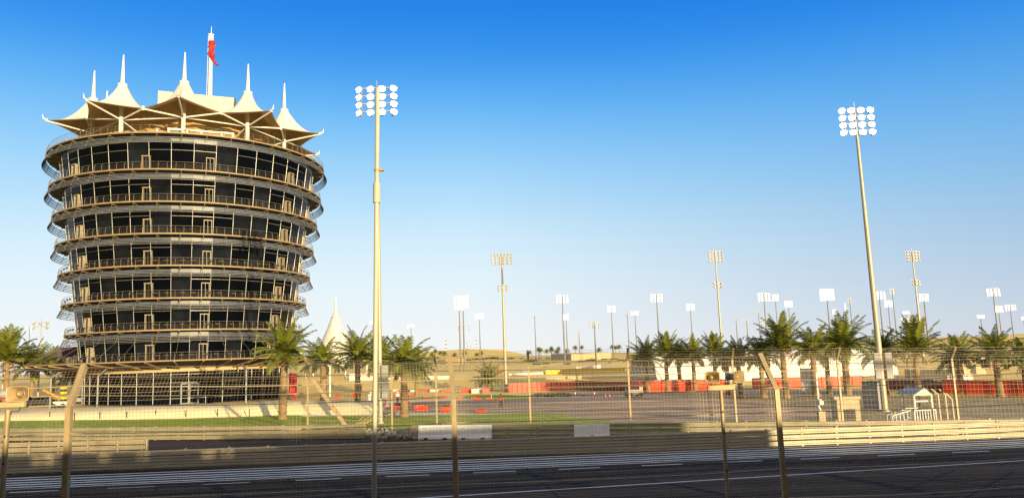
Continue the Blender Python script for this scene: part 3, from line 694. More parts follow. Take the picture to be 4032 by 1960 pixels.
b.box(fxp+Vector((0,0,ztp-.1)), (.95,.95,.2)); b.box(fxp+Vector((0,0,ztp-.9)), (.75,.5,1.4)); b.tube([fxp+Vector((0,0,ztp)), fxp+Vector((0,0,TZ(8,2.2,84)))], [.09,.03], 6)
fpo = b.build('flagpole', M['white'], tw, True)
b = MB(); b.tube([fxp+Vector((-.62,-.1,z9)), fxp+Vector((-.5,-.1,ztp))], .05, 5); b.build('halyard', M['white'], fpo)
zf1 = TZ(8,2.2,145); zf0 = TZ(8,2.2,240); rows = 26; cols = 18; vs = []; fs = []
for j in range(rows+1):
    v = j/rows; z = zf1+(zf0-zf1)*v; off = .10+.28*max(0,v-.45)*2.2+(.8*max(0,v-.80)*5 if v > .80 else 0); wd = .44+.10*math.sin(v*5)+.08*math.sin(v*13)
    for i in range(cols):
        a = 2*math.pi*i/cols; f_ = 1+.22*math.sin(3*a+v*9)+.15*math.sin(5*a-v*14)
        vs.append(fxp+Vector((off+wd*math.cos(a)*f_, -.45+wd*.5*math.sin(a)*f_, z)))
for j in range(rows):
    for i in range(cols): fs.append((j*cols+i, j*cols+(i+1)%cols, (j+1)*cols+(i+1)%cols, (j+1)*cols+i))
fs.append(tuple(range(cols))); fs.append(tuple(rows*cols+i for i in reversed(range(cols))))
b = MB(); b.add(vs, fs); b.build('flag', M['flag'], fpo, True)
# things standing on the top deck
def deck(phi, r): x, y = TWd(phi, r); return Vector((x, y, ZD+TC.z+.02))
root = thing('pergola_frame', 'long low white frame on the tower roof deck behind the railing', 'frame', deck(3, 19.5), TRZ)
b = MB()
for x in (-4.9,0,4.9): b.box((x,0,.75), (.28,.28,1.5))
b.box((0,0,1.62), (10.2,.34,.3)); b.build('frame_body', M['white'], root)
def chair(phi, r, lab):
    root = thing('armchair', lab, 'chair', deck(phi, r), TRZ+R_(phi), 'pale armchairs on the roof deck')
    b = MB(); b.box((0,0,.28), (.95,.85,.35)); b.build('seat', M['cream'], root)
    b = MB(); b.box((0,.4,.62), (.95,.14,.7)); b.build('backrest', M['cream'], root)
    for sx in (-.47,.47): b = MB(); b.box((sx,0,.42), (.14,.8,.62)); b.build('armrest', M['cream'], root)
for i, (a, l) in enumerate([(-33,'leftmost of the six'),(-28,'second from left'),(37,'third from left'),(45,'fourth from left'),(52,'fifth from left'),(58,'rightmost of the six')]): chair(a, 21.6, 'pale boxy armchair on the tower roof deck, '+l)
for a, l in ((-15,'left of the white frame'),(-3,'before the frame, left'),(11,'before the frame, right'),(22,'right of the white frame')):
    root = thing('bar_table', 'small round white bar table on the roof deck, '+l, 'table', deck(a, 21.4), 0, 'bar tables on the roof deck')
    b = MB(); b.lathe([(0,1.05),(.45,1.05),(.45,1.11),(0,1.11)], n=16); b.build('tabletop', M['white'], root)
    b = MB(); b.lathe([(.32,0),(.1,.1),(.12,.5),(.26,1.04)], n=12); b.build('pedestal', M['white'], root)
root = thing('awning_shell', 'pale blue curved shelter shell on the roof deck left of the plant room', 'shelter', deck(-12, 13), TRZ)
b = MB(); b.lathe([(0,3.3),(1.6,3.05),(2.8,2.2),(3.4,0)], (0,0,0), 14, a0=0, a1=math.pi, M3=Matrix.Rotation(R_(180),3,'Z')); b.build('shell', M['grey'], root, True)
# board with letters behind the first balcony
sp = P(330, 1409, 150); root = thing('billboard', 'dark purple billboard with big white letters BAH behind the lowest balcony', 'billboard', (sp.x, sp.y, 0), R_(16))
hh = 1.75; zc_ = sp.z
b = MB(); b.box((-.4,0,zc_+.4), (8.6,.3,3.6)); b.build('panel', M['purple'], root)
for x in (-3,2.5): b = MB(); b.box((x,.3,(zc_-1)/2), (.3,.3,zc_-1)); b.build('support_post', M['grey'], root)
cu = bpy.data.curves.new('lettering', 'FONT'); cu.body = 'BAH'; cu.size = 2.5; cu.extrude = .04; cu.offset = .05
tob = bpy.data.objects.new('tmp', cu); COL.objects.link(tob); bpy.context.view_layer.update()
me = bpy.data.meshes.new_from_object(tob.evaluated_get(bpy.context.evaluated_depsgraph_get())); bpy.data.objects.remove(tob); me.materials.clear(); me.materials.append(M['white'])
lo = bpy.data.objects.new('lettering', me); COL.objects.link(lo); lo.parent = root; lo.location = (-1.9,-.2,zc_-1.15); lo.rotation_euler = (R_(90),0,0)
# ------------------------------------------------------------ date palms
def crown_mesh(seed, nf=52, droop=1.0, upright=0.0, name='crown'):
    q = random.Random(seed); b = MB()
    for i in range(nf):
        az = i*2.39996+q.uniform(-.2,.2); t = (i+.5)/nf; el = R_(84-82*t**.95+q.uniform(-6,6)+upright); L = q.uniform(.95,1.15)*(1.02-.12*t)
        h = Vector((math.cos(az), math.sin(az), 0)); pts = []; p = Vector((0,0,0)); e = el; n = 11
        dr = R_(q.uniform(42,74))*droop*(.65+.5*math.cos(el))
        for s_ in range(n+1):
            pts.append(p.copy()); p = p+(h*math.cos(e)+Vector((0,0,math.sin(e))))*(L/n); e -= dr/n*(.4+1.3*s_/n)
        b.tube(pts, [.011*(1-.8*s_/n)+.002 for s_ in range(n+1)], 3, caps=False)
        side = Vector((-h.y,h.x,0)); nl_ = 26
        for j in range(nl_):
            u = .16+.84*j/(nl_-1); f_ = u*n; s0 = min(n-1,int(f_)); pp = pts[s0].lerp(pts[s0+1], f_-s0); d = (pts[s0+1]-pts[s0]).normalized(); up = side.cross(d)
            ll = .21*math.sin(math.pi*min(1,(.22+.72*u)))**.8*q.uniform(.85,1.15)
            for sg in (-1,1):
                v = (side*sg*.78+d*q.uniform(.45,.75)+up*q.uniform(.0,.35)).normalized(); tip = pp+v*ll-Vector((0,0,.03*q.random())); wv = d*.014
                b.add([pp-wv, pp+wv, tip.lerp(pp,.35)+wv*1.25+up*.008, tip, tip.lerp(pp,.35)-wv*1.25], [(0,1,2,3,4)])
    return b.mesh(name, M['frond'])
def dry_mesh(seed, n=22):
    q = random.Random(seed); b = MB()
    for i in range(n):
        az = q.uniform(0,6.28); h = Vector((math.cos(az),math.sin(az),0)); L = q.uniform(.35,.7); side = Vector((-h.y,h.x,0))
        pts = [Vector((0,0,-.04)), h*.2*L/.5+Vector((0,0,-.02)), h*.34*L/.5+Vector((0,0,-.2*L/.5)), h*.38*L/.5+Vector((0,0,-.46*L/.5))]
        b.tube(pts, [.012,.01,.007,.003], 3, caps=False)
        for j in range(12):
            u = j/11*2.9; k = min(2,int(u)); pp = pts[k].lerp(pts[k+1],u-k)
            for sg in (-1,1):
                tip = pp+side*sg*.08+Vector((0,0,-q.uniform(.06,.13))); b.add([pp+h*.01,pp-h*.01,tip],[(0,1,2)])
    b.lathe([(.0,.1),(.075,.07),(.10,-.02),(.085,-.10),(.06,-.2)], n=10)
    return b.mesh('dry_fronds', M['dry'])
CR = [crown_mesh(1, 38), crown_mesh(2, 34, .85, 5), crown_mesh(3, 42, 1.15, -4), crown_mesh(4, 28, .7, 14)]
DRY = [dry_mesh(11), dry_mesh(12)]
def palm(label, px, pyb, pyc, rp, v=0, tr=.30, Y=None, lean=0, group='date palms', dry=True, wpx=None):
    if Y is None: g = G(px, pyb)
    else: g = P(px, pyb, Y)
    x, y = g.x, g.y; z0 = SL*x if y < 300 else GZ(x,y); H = zat(x, y, pyc)-z0; R = rp*y/F*(1.22 if px < 2000 else 1.12)
    root = thing('date_palm', label, 'palm tree', (x, y, z0-.05), 0, group)
    b = MB(); n = max(8, int(H/.28)); pts = []; rad = []
    for i in range(n+1):
        t = i/n; pts.append((lean*t*t*H, .03*math.sin(t*3)*H, t*H)); rad.append(tr*(1.25-.35*t if t > .06 else 1.6-t*4)*(1.09 if i % 2 else .94))
    b.tube(pts, rad, 10); b.build('trunk', M['trunk'], root, False)
    for nm, me, sc in (('crown', CR[v], R), ('dry_fronds', DRY[v % 2], R*.55)):
        if nm == 'dry_fronds' and not dry: continue
        o = bpy.data.objects.new(nm, me); COL.objects.link(o); o.parent = root; o.location = Vector(pts[-1])+Vector((0,0,.05)); o.scale = (sc,)*3; o.rotation_euler = (R_(rnd.uniform(-5,5)), R_(rnd.uniform(-5,5)), rnd.uniform(0,6.28))
    return root
palm('large golden-lit palm in front of the tower right edge, beside the red banner column', 1112,1650,1398,118,0,lean=.03, tr=.36)
palm('bushy palm between the large palm and the white tent cone', 1272,1618,1432,92,2, tr=.36)
palm('dense palm directly left of the slender foreground pole', 1408,1612,1408,98,0, tr=.34)
palm('palm with its crown hidden behind the slender pole and the left mast', 1498,1600,1425,95,2)
palm('low wide palm with pale yellow fronds right of the left mast', 1592,1640,1452,118,2, tr=.36)
palm('smaller palm behind the low wide one, over the white boards', 1640,1560,1466,78,1)
palm('small squat palm on the sand left of the red barrier', 1925,1535,1502,62,0, tr=.3)
palm('bright palm at the far left edge behind the horn speaker', 18,1600,1425,118,1, tr=.36)
palm('leafy palm second from the left edge, under the unlit lamp cluster', 120,1590,1452,95,0, tr=.36)
palm('palm peeping over the canopy roof at left', 205,1570,1428,62,2)
palm('shaded palm below the left end of the canopy', 285,1575,1490,75,2)
for i, (px, yb, yc, rp, v, l) in enumerate([
 (2552,1542,1418,82,0,'first palm from left of the right-hand row, before the grey hangar end'),
 (2630,1540,1400,86,1,'second palm from left of the right-hand row'),
 (2680,1538,1410,74,2,'third palm from left of the right-hand row'),
 (2738,1540,1408,80,0,'fourth palm from left of the right-hand row'),
 (2822,1536,1402,84,1,'fifth palm from left, above the two horn speakers'),
 (2870,1556,1428,70,2,'small palm between the horn speakers and the bent post'),
 (2918,1566,1418,80,0,'palm immediately left of the bent fence post at right'),
 (3008,1566,1415,92,2,'palm whose crown spreads just right of the bent fence post'),
 (3098,1566,1375,128,1,'tall full palm halfway between the bent post and the big right mast'),
 (3216,1560,1385,100,2,'palm behind the thin white pole with a box'),
 (3268,1550,1400,90,0,'shaded palm between the white pole and the tall dark palm'),
 (3345,1585,1368,122,0,'tall dark palm directly left of the big right mast'),
 (3490,1555,1398,100,2,'palm half hidden behind the big right mast'),
 (3622,1560,1392,128,3,'feathery palm with arching fronds above the marshal stand'),
 (3790,1550,1415,100,2,'dark palm over the cream building'),
 (3942,1562,1408,108,0,'dark palm near the right edge with a pale trunk'),
 (4050,1560,1440,100,1,'palm cut by the right edge')]):
    palm(l, px, yb, yc, rp, v, tr=.30 if rp < 95 else .36)
fpx = sorted(rnd.uniform(2060,2480) if i < 16 else rnd.uniform(1690,1900) for i in range(24))
for i, px in enumerate(fpx):
    Yd = rnd.uniform(520,640); c = P(px,1400,Yd); z0 = GZ(c.x,Yd); H = rnd.uniform(4,6.5)
    root = thing('date_palm', 'tiny far palm on the sand skyline, '+ORD[i]+' tiny palm from left', 'palm tree', (c.x,Yd,z0-.2), 0, 'tiny far palms on the skyline')
    b = MB(); b.tube([(0,0,0),(0,0,H)], .28, 6); b.build('trunk', M['trunk'], root)
    o = bpy.data.objects.new('crown', CR[i%3]); COL.objects.link(o); o.parent = root; o.location = (0,0,H); o.scale = (2.9,)*3
# scrub on the dunes
def scrub_mesh(seed, n=420):
    q = random.Random(seed); b = MB(); cl = [(Vector((q.uniform(-.75,.75),q.uniform(-.6,.6),q.uniform(.1,.5))), q.uniform(.22,.5)) for _ in range(9)]
    for i in range(n):
        c, r = cl[q.randrange(9)]; d = Vector((q.gauss(0,1),q.gauss(0,1),q.gauss(0,.7))).normalized(); p = c+d*r*q.uniform(.5,1); p.z = max(.02,p.z)
        u = Vector((q.gauss(0,1),q.gauss(0,1),q.gauss(0,1))).normalized()*.085; w = u.cross(d).normalized()*.06; b.add([p-u,p+w,p+u,p-w],[(0,1,2,3)])
    for j in range(4): b.tube([(0,0,-.1),(q.uniform(-.5,.5),q.uniform(-.4,.4),.45)], .02, 4)
    return b.mesh('foliage', M['scrub'])
SC = [scrub_mesh(s_) for s_ in (5,6,7)]
WORDS = ['wide','low','rounded','ragged','dense','sparse','long','squat']
shr = [(2085,1424,50,14),(2120,1434,45,10),(2150,1432,30,8),(2045,1427,22,6),(2010,1412,30,8),(1975,1414,40,9),(1935,1412,55,11),(1890,1416,40,9),(1845,1418,45,10),(1815,1413,35,9),(1865,1428,26,6),(1910,1433,24,5),(2160,1411,26,7),(2205,1414,24,6),(2235,1434,26,9),(2275,1416,30,9),(2300,1425,48,14),(2330,1420,40,14),(2350,1412,28,7),(2385,1414,34,8),(2400,1428,14,6),(2420,1415,28,8),(2450,1418,36,8),(2520,1412,30,8),(2055,1412,18,6),(2180,1428,20,5),(2225,1424,14,6),(1700,1415,30,9),(1740,1422,26,7),(1790,1402,20,6),(2120,1412,24,5),(1780,1440,30,6),(1990,1432,28,5),(2150,1445,20,4),(3700,1400,40,9),(3880,1395,50,10),(2480,1440,20,6),(2560,1400,20,5)]
for i, (px, py, w, h) in enumerate(sorted(shr)):
    c = T(px, py); root = thing('shrub', ('broad' if w > 38 else 'mid-sized' if w > 25 else 'small')+' dark green desert shrub on the dunes, '+ORD[i]+' shrub from left', 'shrub', (c.x,c.y,c.z-.1), rnd.uniform(-.3,.3), 'dark shrubs scattered over the dunes')
    o = bpy.data.objects.new('foliage', SC[i%3]); COL.objects.link(o); o.parent = root; o.scale = (w*c.y/F/1.7, w*c.y/F/2.0, h*c.y/F*1.1)
# ------------------------------------------------------------ walls, boards, barriers
def wall(name, label, cat, px0, py0, px1, py1, hpx, mt, thick=.4, group=None, cap=None, panels=0, pmat=None, flat=True, Y=None):
    a, c = (G(px0,py0), G(px1,py1)) if flat else (T(px0,py0), T(px1,py1))
    if flat and a.y > 158: a, c = T(px0,py0), T(px1,py1)
    if Y: a = P(px0,py0,Y); c = P(px1,py1,Y)
    d = (c-a); d.z = 0; L = d.length; h0 = hpx*a.y/F; h1 = hpx*c.y/F; root = thing(name, label, cat, a, math.atan2(d.y,d.x), group)
    dz = c.z-a.z; b = MB(); b.prism([(0,0,-.3),(L,0,dz-.3),(L,0,dz+h1),(0,0,h0)], (0,thick,0)); b.build('panel', mt, root)
    if cap: b = MB(); b.prism([(-.05,-.05,h0),(L+.05,-.05,dz+h1),(L+.05,-.05,dz+h1+.10),(-.05,-.05,h0+.10)], (0,thick+.1,0)); b.build('cap', cap, root)
    for k in range(panels+1 if panels else 0):
        t = k/panels; h = h0+(h1-h0)*t; b = MB(); b.box((L*t, -.05, dz*t+h/2-.1), (.09,.09,h+.2)); b.build('joint_post', pmat or mt, root)
    return root
RP = M['dred']
wall('red_barrier','bright red barrier wall left part, ending at the orange marshal under the unlit mast','barrier wall',1998,1543,2266,1533,33,M['red'],panels=14,pmat=RP,group='red barrier walls')
wall('red_barrier','red barrier stretch with its shade painted maroon, between the bright red walls','barrier wall',2268,1534,2478,1540,34,M['dred'],panels=8,pmat=M['dark'],cap=M['red'],group='red barrier walls')  # shaded part of the red wall painted in as darker maroon
wall('red_barrier','bright red barrier behind the palm trunks left of the horn speakers','barrier wall',2480,1542,2870,1537,42,M['red'],panels=6,pmat=RP,cap=M['cream'],group='red barrier walls')
wall('red_barrier','red wall with sharp left end, behind the bent fence post','barrier wall',2965,1529,3160,1525,40,M['red'],panels=3,pmat=RP,group='red barrier walls')
wall('red_barrier','red wall from the grey poster to the grey booth','barrier wall',3196,1524,3398,1517,38,M['red'],panels=5,pmat=RP,group='red barrier walls')
wall('red_barrier','dark red wall behind the marshal stand roof','barrier wall',3485,1532,3715,1545,42,M['dred'],panels=6,pmat=M['dark'],group='red barrier walls')
rw = wall('red_barrier','long bright red wall at the right edge with a small yellow and white sign','barrier wall',3716,1549,4120,1558,54,M['red'],panels=4,pmat=RP,group='red barrier walls')
b = MB(); b.box((5.9,-.03,1.45), (.75,.04,.42)); b.build('yellow_sign', M['yellow'], rw); b = MB(); b.box((6.6,-.03,1.45), (.6,.04,.42)); b.build('white_sign', M['white'], rw)
wall('grey_poster','grey and white poster panel between two red walls','panel',3158,1540,3200,1540,88,M['white'],.15,panels=2,pmat=M['grey'])
wall('grey_booth','dark grey booth wall left of the big right mast','booth',3402,1615,3462,1617,105,M['grey'],2.2,cap=M['soffit'])
wall('white_board','white board above the dark red wall right of the big mast','board',3488,1494,3586,1492,15,M['white'],.2,panels=2)
wall('white_board','white sign panel left of two near the cream building','board',3733,1504,3766,1504,26,M['white'],.2,panels=2,group='white sign panels')
wall('white_board','white sign panel right of two near the cream building','board',3791,1502,3831,1501,25,M['white'],.2,panels=2,group='white sign panels')
cb = wall('cream_building','small cream building behind the dark palm at right','building',3795,1475,3885,1473,62,M['cream'],5,cap=M['block']); b = MB(); b.box((2.2,-.04,1.1),(1.0,.08,2.1)); b.build('door', M['soffit'], cb); b = MB(); b.box((5,-.04,1.8),(1.2,.08,.9)); b.build('window', M['glass'], cb)
wall('dark_shed','long dark shed roof behind the red wall at right','shed',3585,1500,3800,1497,44,M['soffit'],4,cap=M['block'])
wall('far_wall','long dark far wall on the right horizon','wall',3700,1362,4060,1358,8,M['soffit'],2,Y=420)
wall('white_wall','thin white track wall below the white signboard','wall',2005,1477,2150,1470,7,M['white'],.3,panels=8)
wall('yellow_banner','left half of the long yellow banner on the sand','banner',2150,1471,2290,1467,14,M['yellow'],.25,panels=6,pmat=M['cream'],group='yellow banner walls')
wall('yellow_banner','right half of the long yellow banner, running behind the grey hangar','banner',2292,1466,2460,1462,14,M['yellow'],.25,panels=8,pmat=M['cream'],group='yellow banner walls')
wall('sand_wall','sandy retaining wall below the yellow banner','wall',2150,1492,2480,1486,12,M['block'],.6,panels=10)
wb = wall('white_cabin','row of white cabins behind the yellow banner','cabin',2270,1453,2331,1452,11,M['white'],3,panels=4); 
wall('white_cabin','small white kiosk with dark opening right of the cabins','cabin',2338,1453,2350,1453,16,M['white'],2,panels=1,pmat=M['grey'])
wall('signboard','brown and white signboard on a post left of a mast','signboard',2057,1465,2083,1465,12,M['white'],.2,panels=1,pmat=M['trunk'])
wall('white_building','flat pale building with dark left side on the dunes','building',1757,1434,1806,1434,24,M['cream'],8,cap=M['block'])
yb_ = wall('yellow_building','low yellow-lit building on the dune crest','building',2170,1416,2250,1416,22,M['cream'],20,cap=M['block'],flat=False); wall('yellow_building','long lower sand-coloured building right of the yellow-lit one','building',2252,1412,2330,1410,12,M['cream'],20,cap=M['block'],flat=False)
for i, (x0, x1) in enumerate([(1516,1550),(1560,1618),(1638,1710),(1724,1770)]): wall('white_board', ['first','second','third','fourth'][i]+' white advertising board from the left, right of the left mast','board',x0,1492,x1,1491,12,M['white'],.25,panels=3,group='white boards along the far road')
ab = wall('advertising_board','white advertising board with dark and red marks left of the slender pole','board',1414,1496,1468,1495,26,M['white'],.25,panels=3)
b = MB()
for i in range(8): b.box((.45+i*.62,-.03,1.0+.1*(i%2)), (.3,.04,.42))
b.build('dark_marks', M['grey'], ab); b = MB()
for i in range(4): b.box((.9+i*1.3,-.035,1.55), (.22,.04,.3))
b.build('red_marks', M['redc'], ab)
wall('advertising_board','white board with a red mark left of the dense palm trunk','board',1376,1497,1396,1496,26,M['white'],.25,panels=1)
for i, (x0, x1, mt) in enumerate([(1542,1570,'white'),(1572,1614,'red'),(1616,1648,'white'),(1650,1692,'red'),(1694,1738,'white'),(1740,1776,'red')]): wall('barrier_block', f'{ORD[i]} block from the left of the red and white barrier row over the kart track','barrier',x0,1541,x1,1540,8,M[mt],.5,panels=1,group='red and white barrier row')
for i, (x0, x1, mt) in enumerate([(1815,1856,'red'),(1858,1899,'white'),(1901,1926,'red')]): wall('barrier_block', ['red block of the taller barrier row, left end','white block in the middle of the taller barrier row','red block of the taller barrier row, right end'][i],'barrier',x0,1547,x1,1546,17,M[mt],.6,panels=2,pmat=M[mt],group='taller red and white blocks')
def wblock(px, py, w, h, label, plants=False, rz=0):
    c = G(px,py); k = c.y/F; W_ = w*k; H_ = h*k; root = thing('plastic_barrier', label, 'barrier', c, rz, 'red plastic track barriers')
    b = MB(); b.prism([(-W_/2,-.25,0),(-W_/2,-.25,H_*.3),(-W_/2,-.12,H_*.5),(-W_/2,-.10,H_),(-W_/2,.10,H_),(-W_/2,.12,H_*.5),(-W_/2,.25,H_*.3),(-W_/2,.25,0)], (W_,0,0)); b.build('barrier_body', M['red'], root)
    b = MB()
    for t in (-.25,.25): b.box((t*W_,-.27,H_*.14), (W_*.22,.06,H_*.22))
    b.build('foot_recess', M['dred'], root)
    if plants:
        o = bpy.data.objects.new('plants', SC[0]); COL.objects.link(o); o.parent = root; o.location = (0,0,H_*.85); o.scale = (W_*.42,.2,H_*.8)
BL = [(1436,1597,30,14,1),(1477,1592,22,12,0),(1560,1610,24,12,0),(1602,1597,32,12,1),(1650,1617,36,22,0),(1668,1617,34,20,0),(1755,1621,34,20,1),(1895,1622,34,10,1),(1556,1561,24,9,0),(1600,1561,20,8,0),(1622,1561,18,7,0),(1680,1565,22,6,0),(1722,1565,18,8,0),(1750,1567,20,9,0),(1812,1571,22,8,0),(1866,1570,18,9,0),(1886,1574,20,9,0),(1925,1572,22,7,0),(1352,1586,30,10,0),(1330,1565,22,9,1),(1400,1560,26,16,0)]
for i, (x, y, w, h, pl) in enumerate(sorted(BL)): wblock(x, y, w, h, f'{ORD[i]} red plastic barrier from the left on the kart area'+(', with plants on top' if pl else ''), pl, rnd.uniform(-.25,.25))
def cone(px, py, hpx, label):
    c = G(px,py); H_ = hpx*c.y/F; root = thing('traffic_cone', label, 'traffic cone', c, 0, 'red and white traffic cones')
    b = MB(); b.box((0,0,.04), (H_*.55,H_*.55,.06)); b.lathe([(H_*.24,.06),(H_*.15,H_*.45)], n=14); b.build('cone_base', M['red'], root, True)
    b = MB(); b.lathe([(H_*.15,H_*.45),(H_*.05,H_),(0,H_)], n=14); b.build('cone_top', M['whc'], root, True)
for x, l in ((2265,'left of the three on the asphalt'),(2297,'middle of the three on the asphalt'),(2341,'right of the three on the asphalt')): cone(x, 1558, 16, 'red and white traffic cone, '+l)
cone(1935,1572,18,'red and white traffic cone by the kerb near the red-vested marshal'); cone(2385,1568,18,'red and white cone left of the thin barrier post'); cone(2401,1568,18,'red and white cone right of the thin barrier post')
b = MB(); 
for i in range(46):
    p = G(rnd.uniform(2105,2245), rnd.uniform(1553,1563)); b.lathe([(0,0),(rnd.uniform(.2,.4),.06),(rnd.uniform(.1,.3),rnd.uniform(.15,.4)),(0,.4)], (p.x,p.y,p.z), 5)
tag(b.build('low_flowers', M['scrub']), 'thin line of low plants in the asphalt', 'plants', kind='stuff')
# ------------------------------------------------------------ hangar
a = Vector((27.2,150,-.3)); ang = math.atan2(.22,.97); root = thing('hangar', 'white barrel-roofed hangar with its shaded end painted grey, behind the palms', 'hangar', a, ang)
prof = [(14*(.5-.5*math.cos(math.pi*t/16)), 6.2*math.sin(math.pi*t/16)**.75) for t in range(17)]
b = MB(); vs = []; fs = []; n = len(prof); LL = 54
for x in (0, LL):
    for (d_y, z) in prof: vs.append((x, d_y, z))
for j in range(n-1): fs.append((j, n+j, n+j+1, j+1))
b.add(vs, fs); b.build('barrel_roof', M['white'], root, True)
b = MB(); b.add([(0.02,y,z) for y,z in prof]+[(LL-.02,y,z) for y,z in prof], [tuple(range(n)), tuple(range(2*n-1,n-1,-1))]); b.build('end_wall', M['grey'], root)  # shade on the end wall painted in as grey
b = MB()
for k in range(13):
    for j in range(n-1): b.bar((k*4.5,prof[j][0],prof[j][1]+.03),(k*4.5,prof[j+1][0],prof[j+1][1]+.03),.09,.05)
b.build('roof_rib', M['louvre'], root)
b = MB(); b.bar((1.2,-1.2,.2),(-.8,-1.2,3.4),.5,.15); b.build('ramp', M['white'], root)
# far tent cone
c = P(1322,1420,190); root = thing('tent', 'white conical tent with a tall spike behind the palms', 'tent', (c.x,c.y,0))
zs = lambda py: zat(c.x,c.y,py); k = 190/F*1.05
b = MB(); pr = [(3,1175),(4.5,1225),(11,1240),(16,1250),(30,1290),(47,1330),(60,1365),(85,1400),(120,1440)]
b.lathe([(r*k, zs(y)) for r, y in pr], n=28); b.build('tent_canopy', M['tent'], root, True)
b = MB(); b.tube([(0,0,zs(1250)),(0,0,zs(1168))],[.3,.08],8); b.build('spike', M['white'], root)
b = MB(); b.lathe([(16.6*k,zs(1252)),(16.6*k,zs(1249))], n=28); b.build('collar_ring', M['grey'], root)
for a_ in range(6): b = MB(); q = Vector((math.cos(a_*1.047),math.sin(a_*1.047),0))*115*k; b.tube([q, q+Vector((0,0,zs(1438)))],.2,8); b.build('support_post', M['white'], root)
# ------------------------------------------------------------ marshal stand
c = G(3645,1676); c.z = SL*c.x; root = thing('marshal_stand', 'small white marshal stand with gabled roof, railing and stairs behind the guardrail', 'marshal stand', c, R_(-2))
u = c.y/F
def Z(py): return zat(c.x, c.y, py)-c.z
hw = .66; dp = 2.0; z0 = Z(1668)
for x, y in ((-hw,0),(hw,0),(-hw,dp),(hw,dp)): b = MB(); b.box((x,y,(Z(1553))/2), (.12,.12,Z(1553))); b.build('corner_post', M['white'], root)
b = MB(); b.box((0,dp/2,z0), (2*hw+.3,dp+.3,.14)); b.build('floor', M['white'], root)
b = MB(); ze = Z(1555); zr_ = Z(1527); W2 = hw+.26
for sg in (-1,1): b.prism([(sg*W2,-.45,ze),(sg*W2,-.45,ze+.06),(0,-.45,zr_+.06),(0,-.45,zr_)], (0,dp+.9,0))
b.build('roof', M['grey'], root)
b = MB(); b.prism([(-W2+.05,-.40,ze+.0),(W2-.05,-.40,ze+.0),(0,-.40,zr_-.02)], (0,.05,0)); b.build('gable', M['white'], root)
def rails(p, q, zr0, zr1, n, nm='railing'):
    b = MB(); p = Vector(p); q = Vector(q); b.bar(p+Vector((0,0,zr0)), q+Vector((0,0,zr1)), .09,.09); b.bar(p+Vector((0,0,zr0-.95)), q+Vector((0,0,zr1-.95)), .06,.06)
    for i in range(n+1): m_ = p.lerp(q,i/n); zz = zr0+(zr1-zr0)*i/n; b.bar(m_+Vector((0,0,zz-.95)), m_+Vector((0,0,zz)), .06,.06)
    b.build(nm, M['white'], root)
zr1_ = Z(1613)
rails((-hw-.15,-.12,0),(hw+.18,-.12,0),zr1_,zr1_,8); rails((hw+.15,-.12,0),(hw+.15,dp,0),zr1_,zr1_,5); rails((-hw,dp,0),(hw,dp,0),zr1_,zr1_,5)
rails((-hw-1.75,.1,0),(-hw-.3,.1,0),.85,zr1_,5,'stair_railing'); rails((-hw-1.75,1.1,0),(-hw-.3,1.1,0),.85,zr1_,5,'stair_railing')
for i in range(5): b = MB(); b.box((-hw-1.6+i*.31,.6,.1+i*.14), (.26,.95,.05)); b.build('stair_tread', M['white'], root)
b = MB(); b.bar((-hw,-.0,Z(1578)),(hw,0,Z(1578)),.10,.12); b.build('crossbar', M['white'], root)
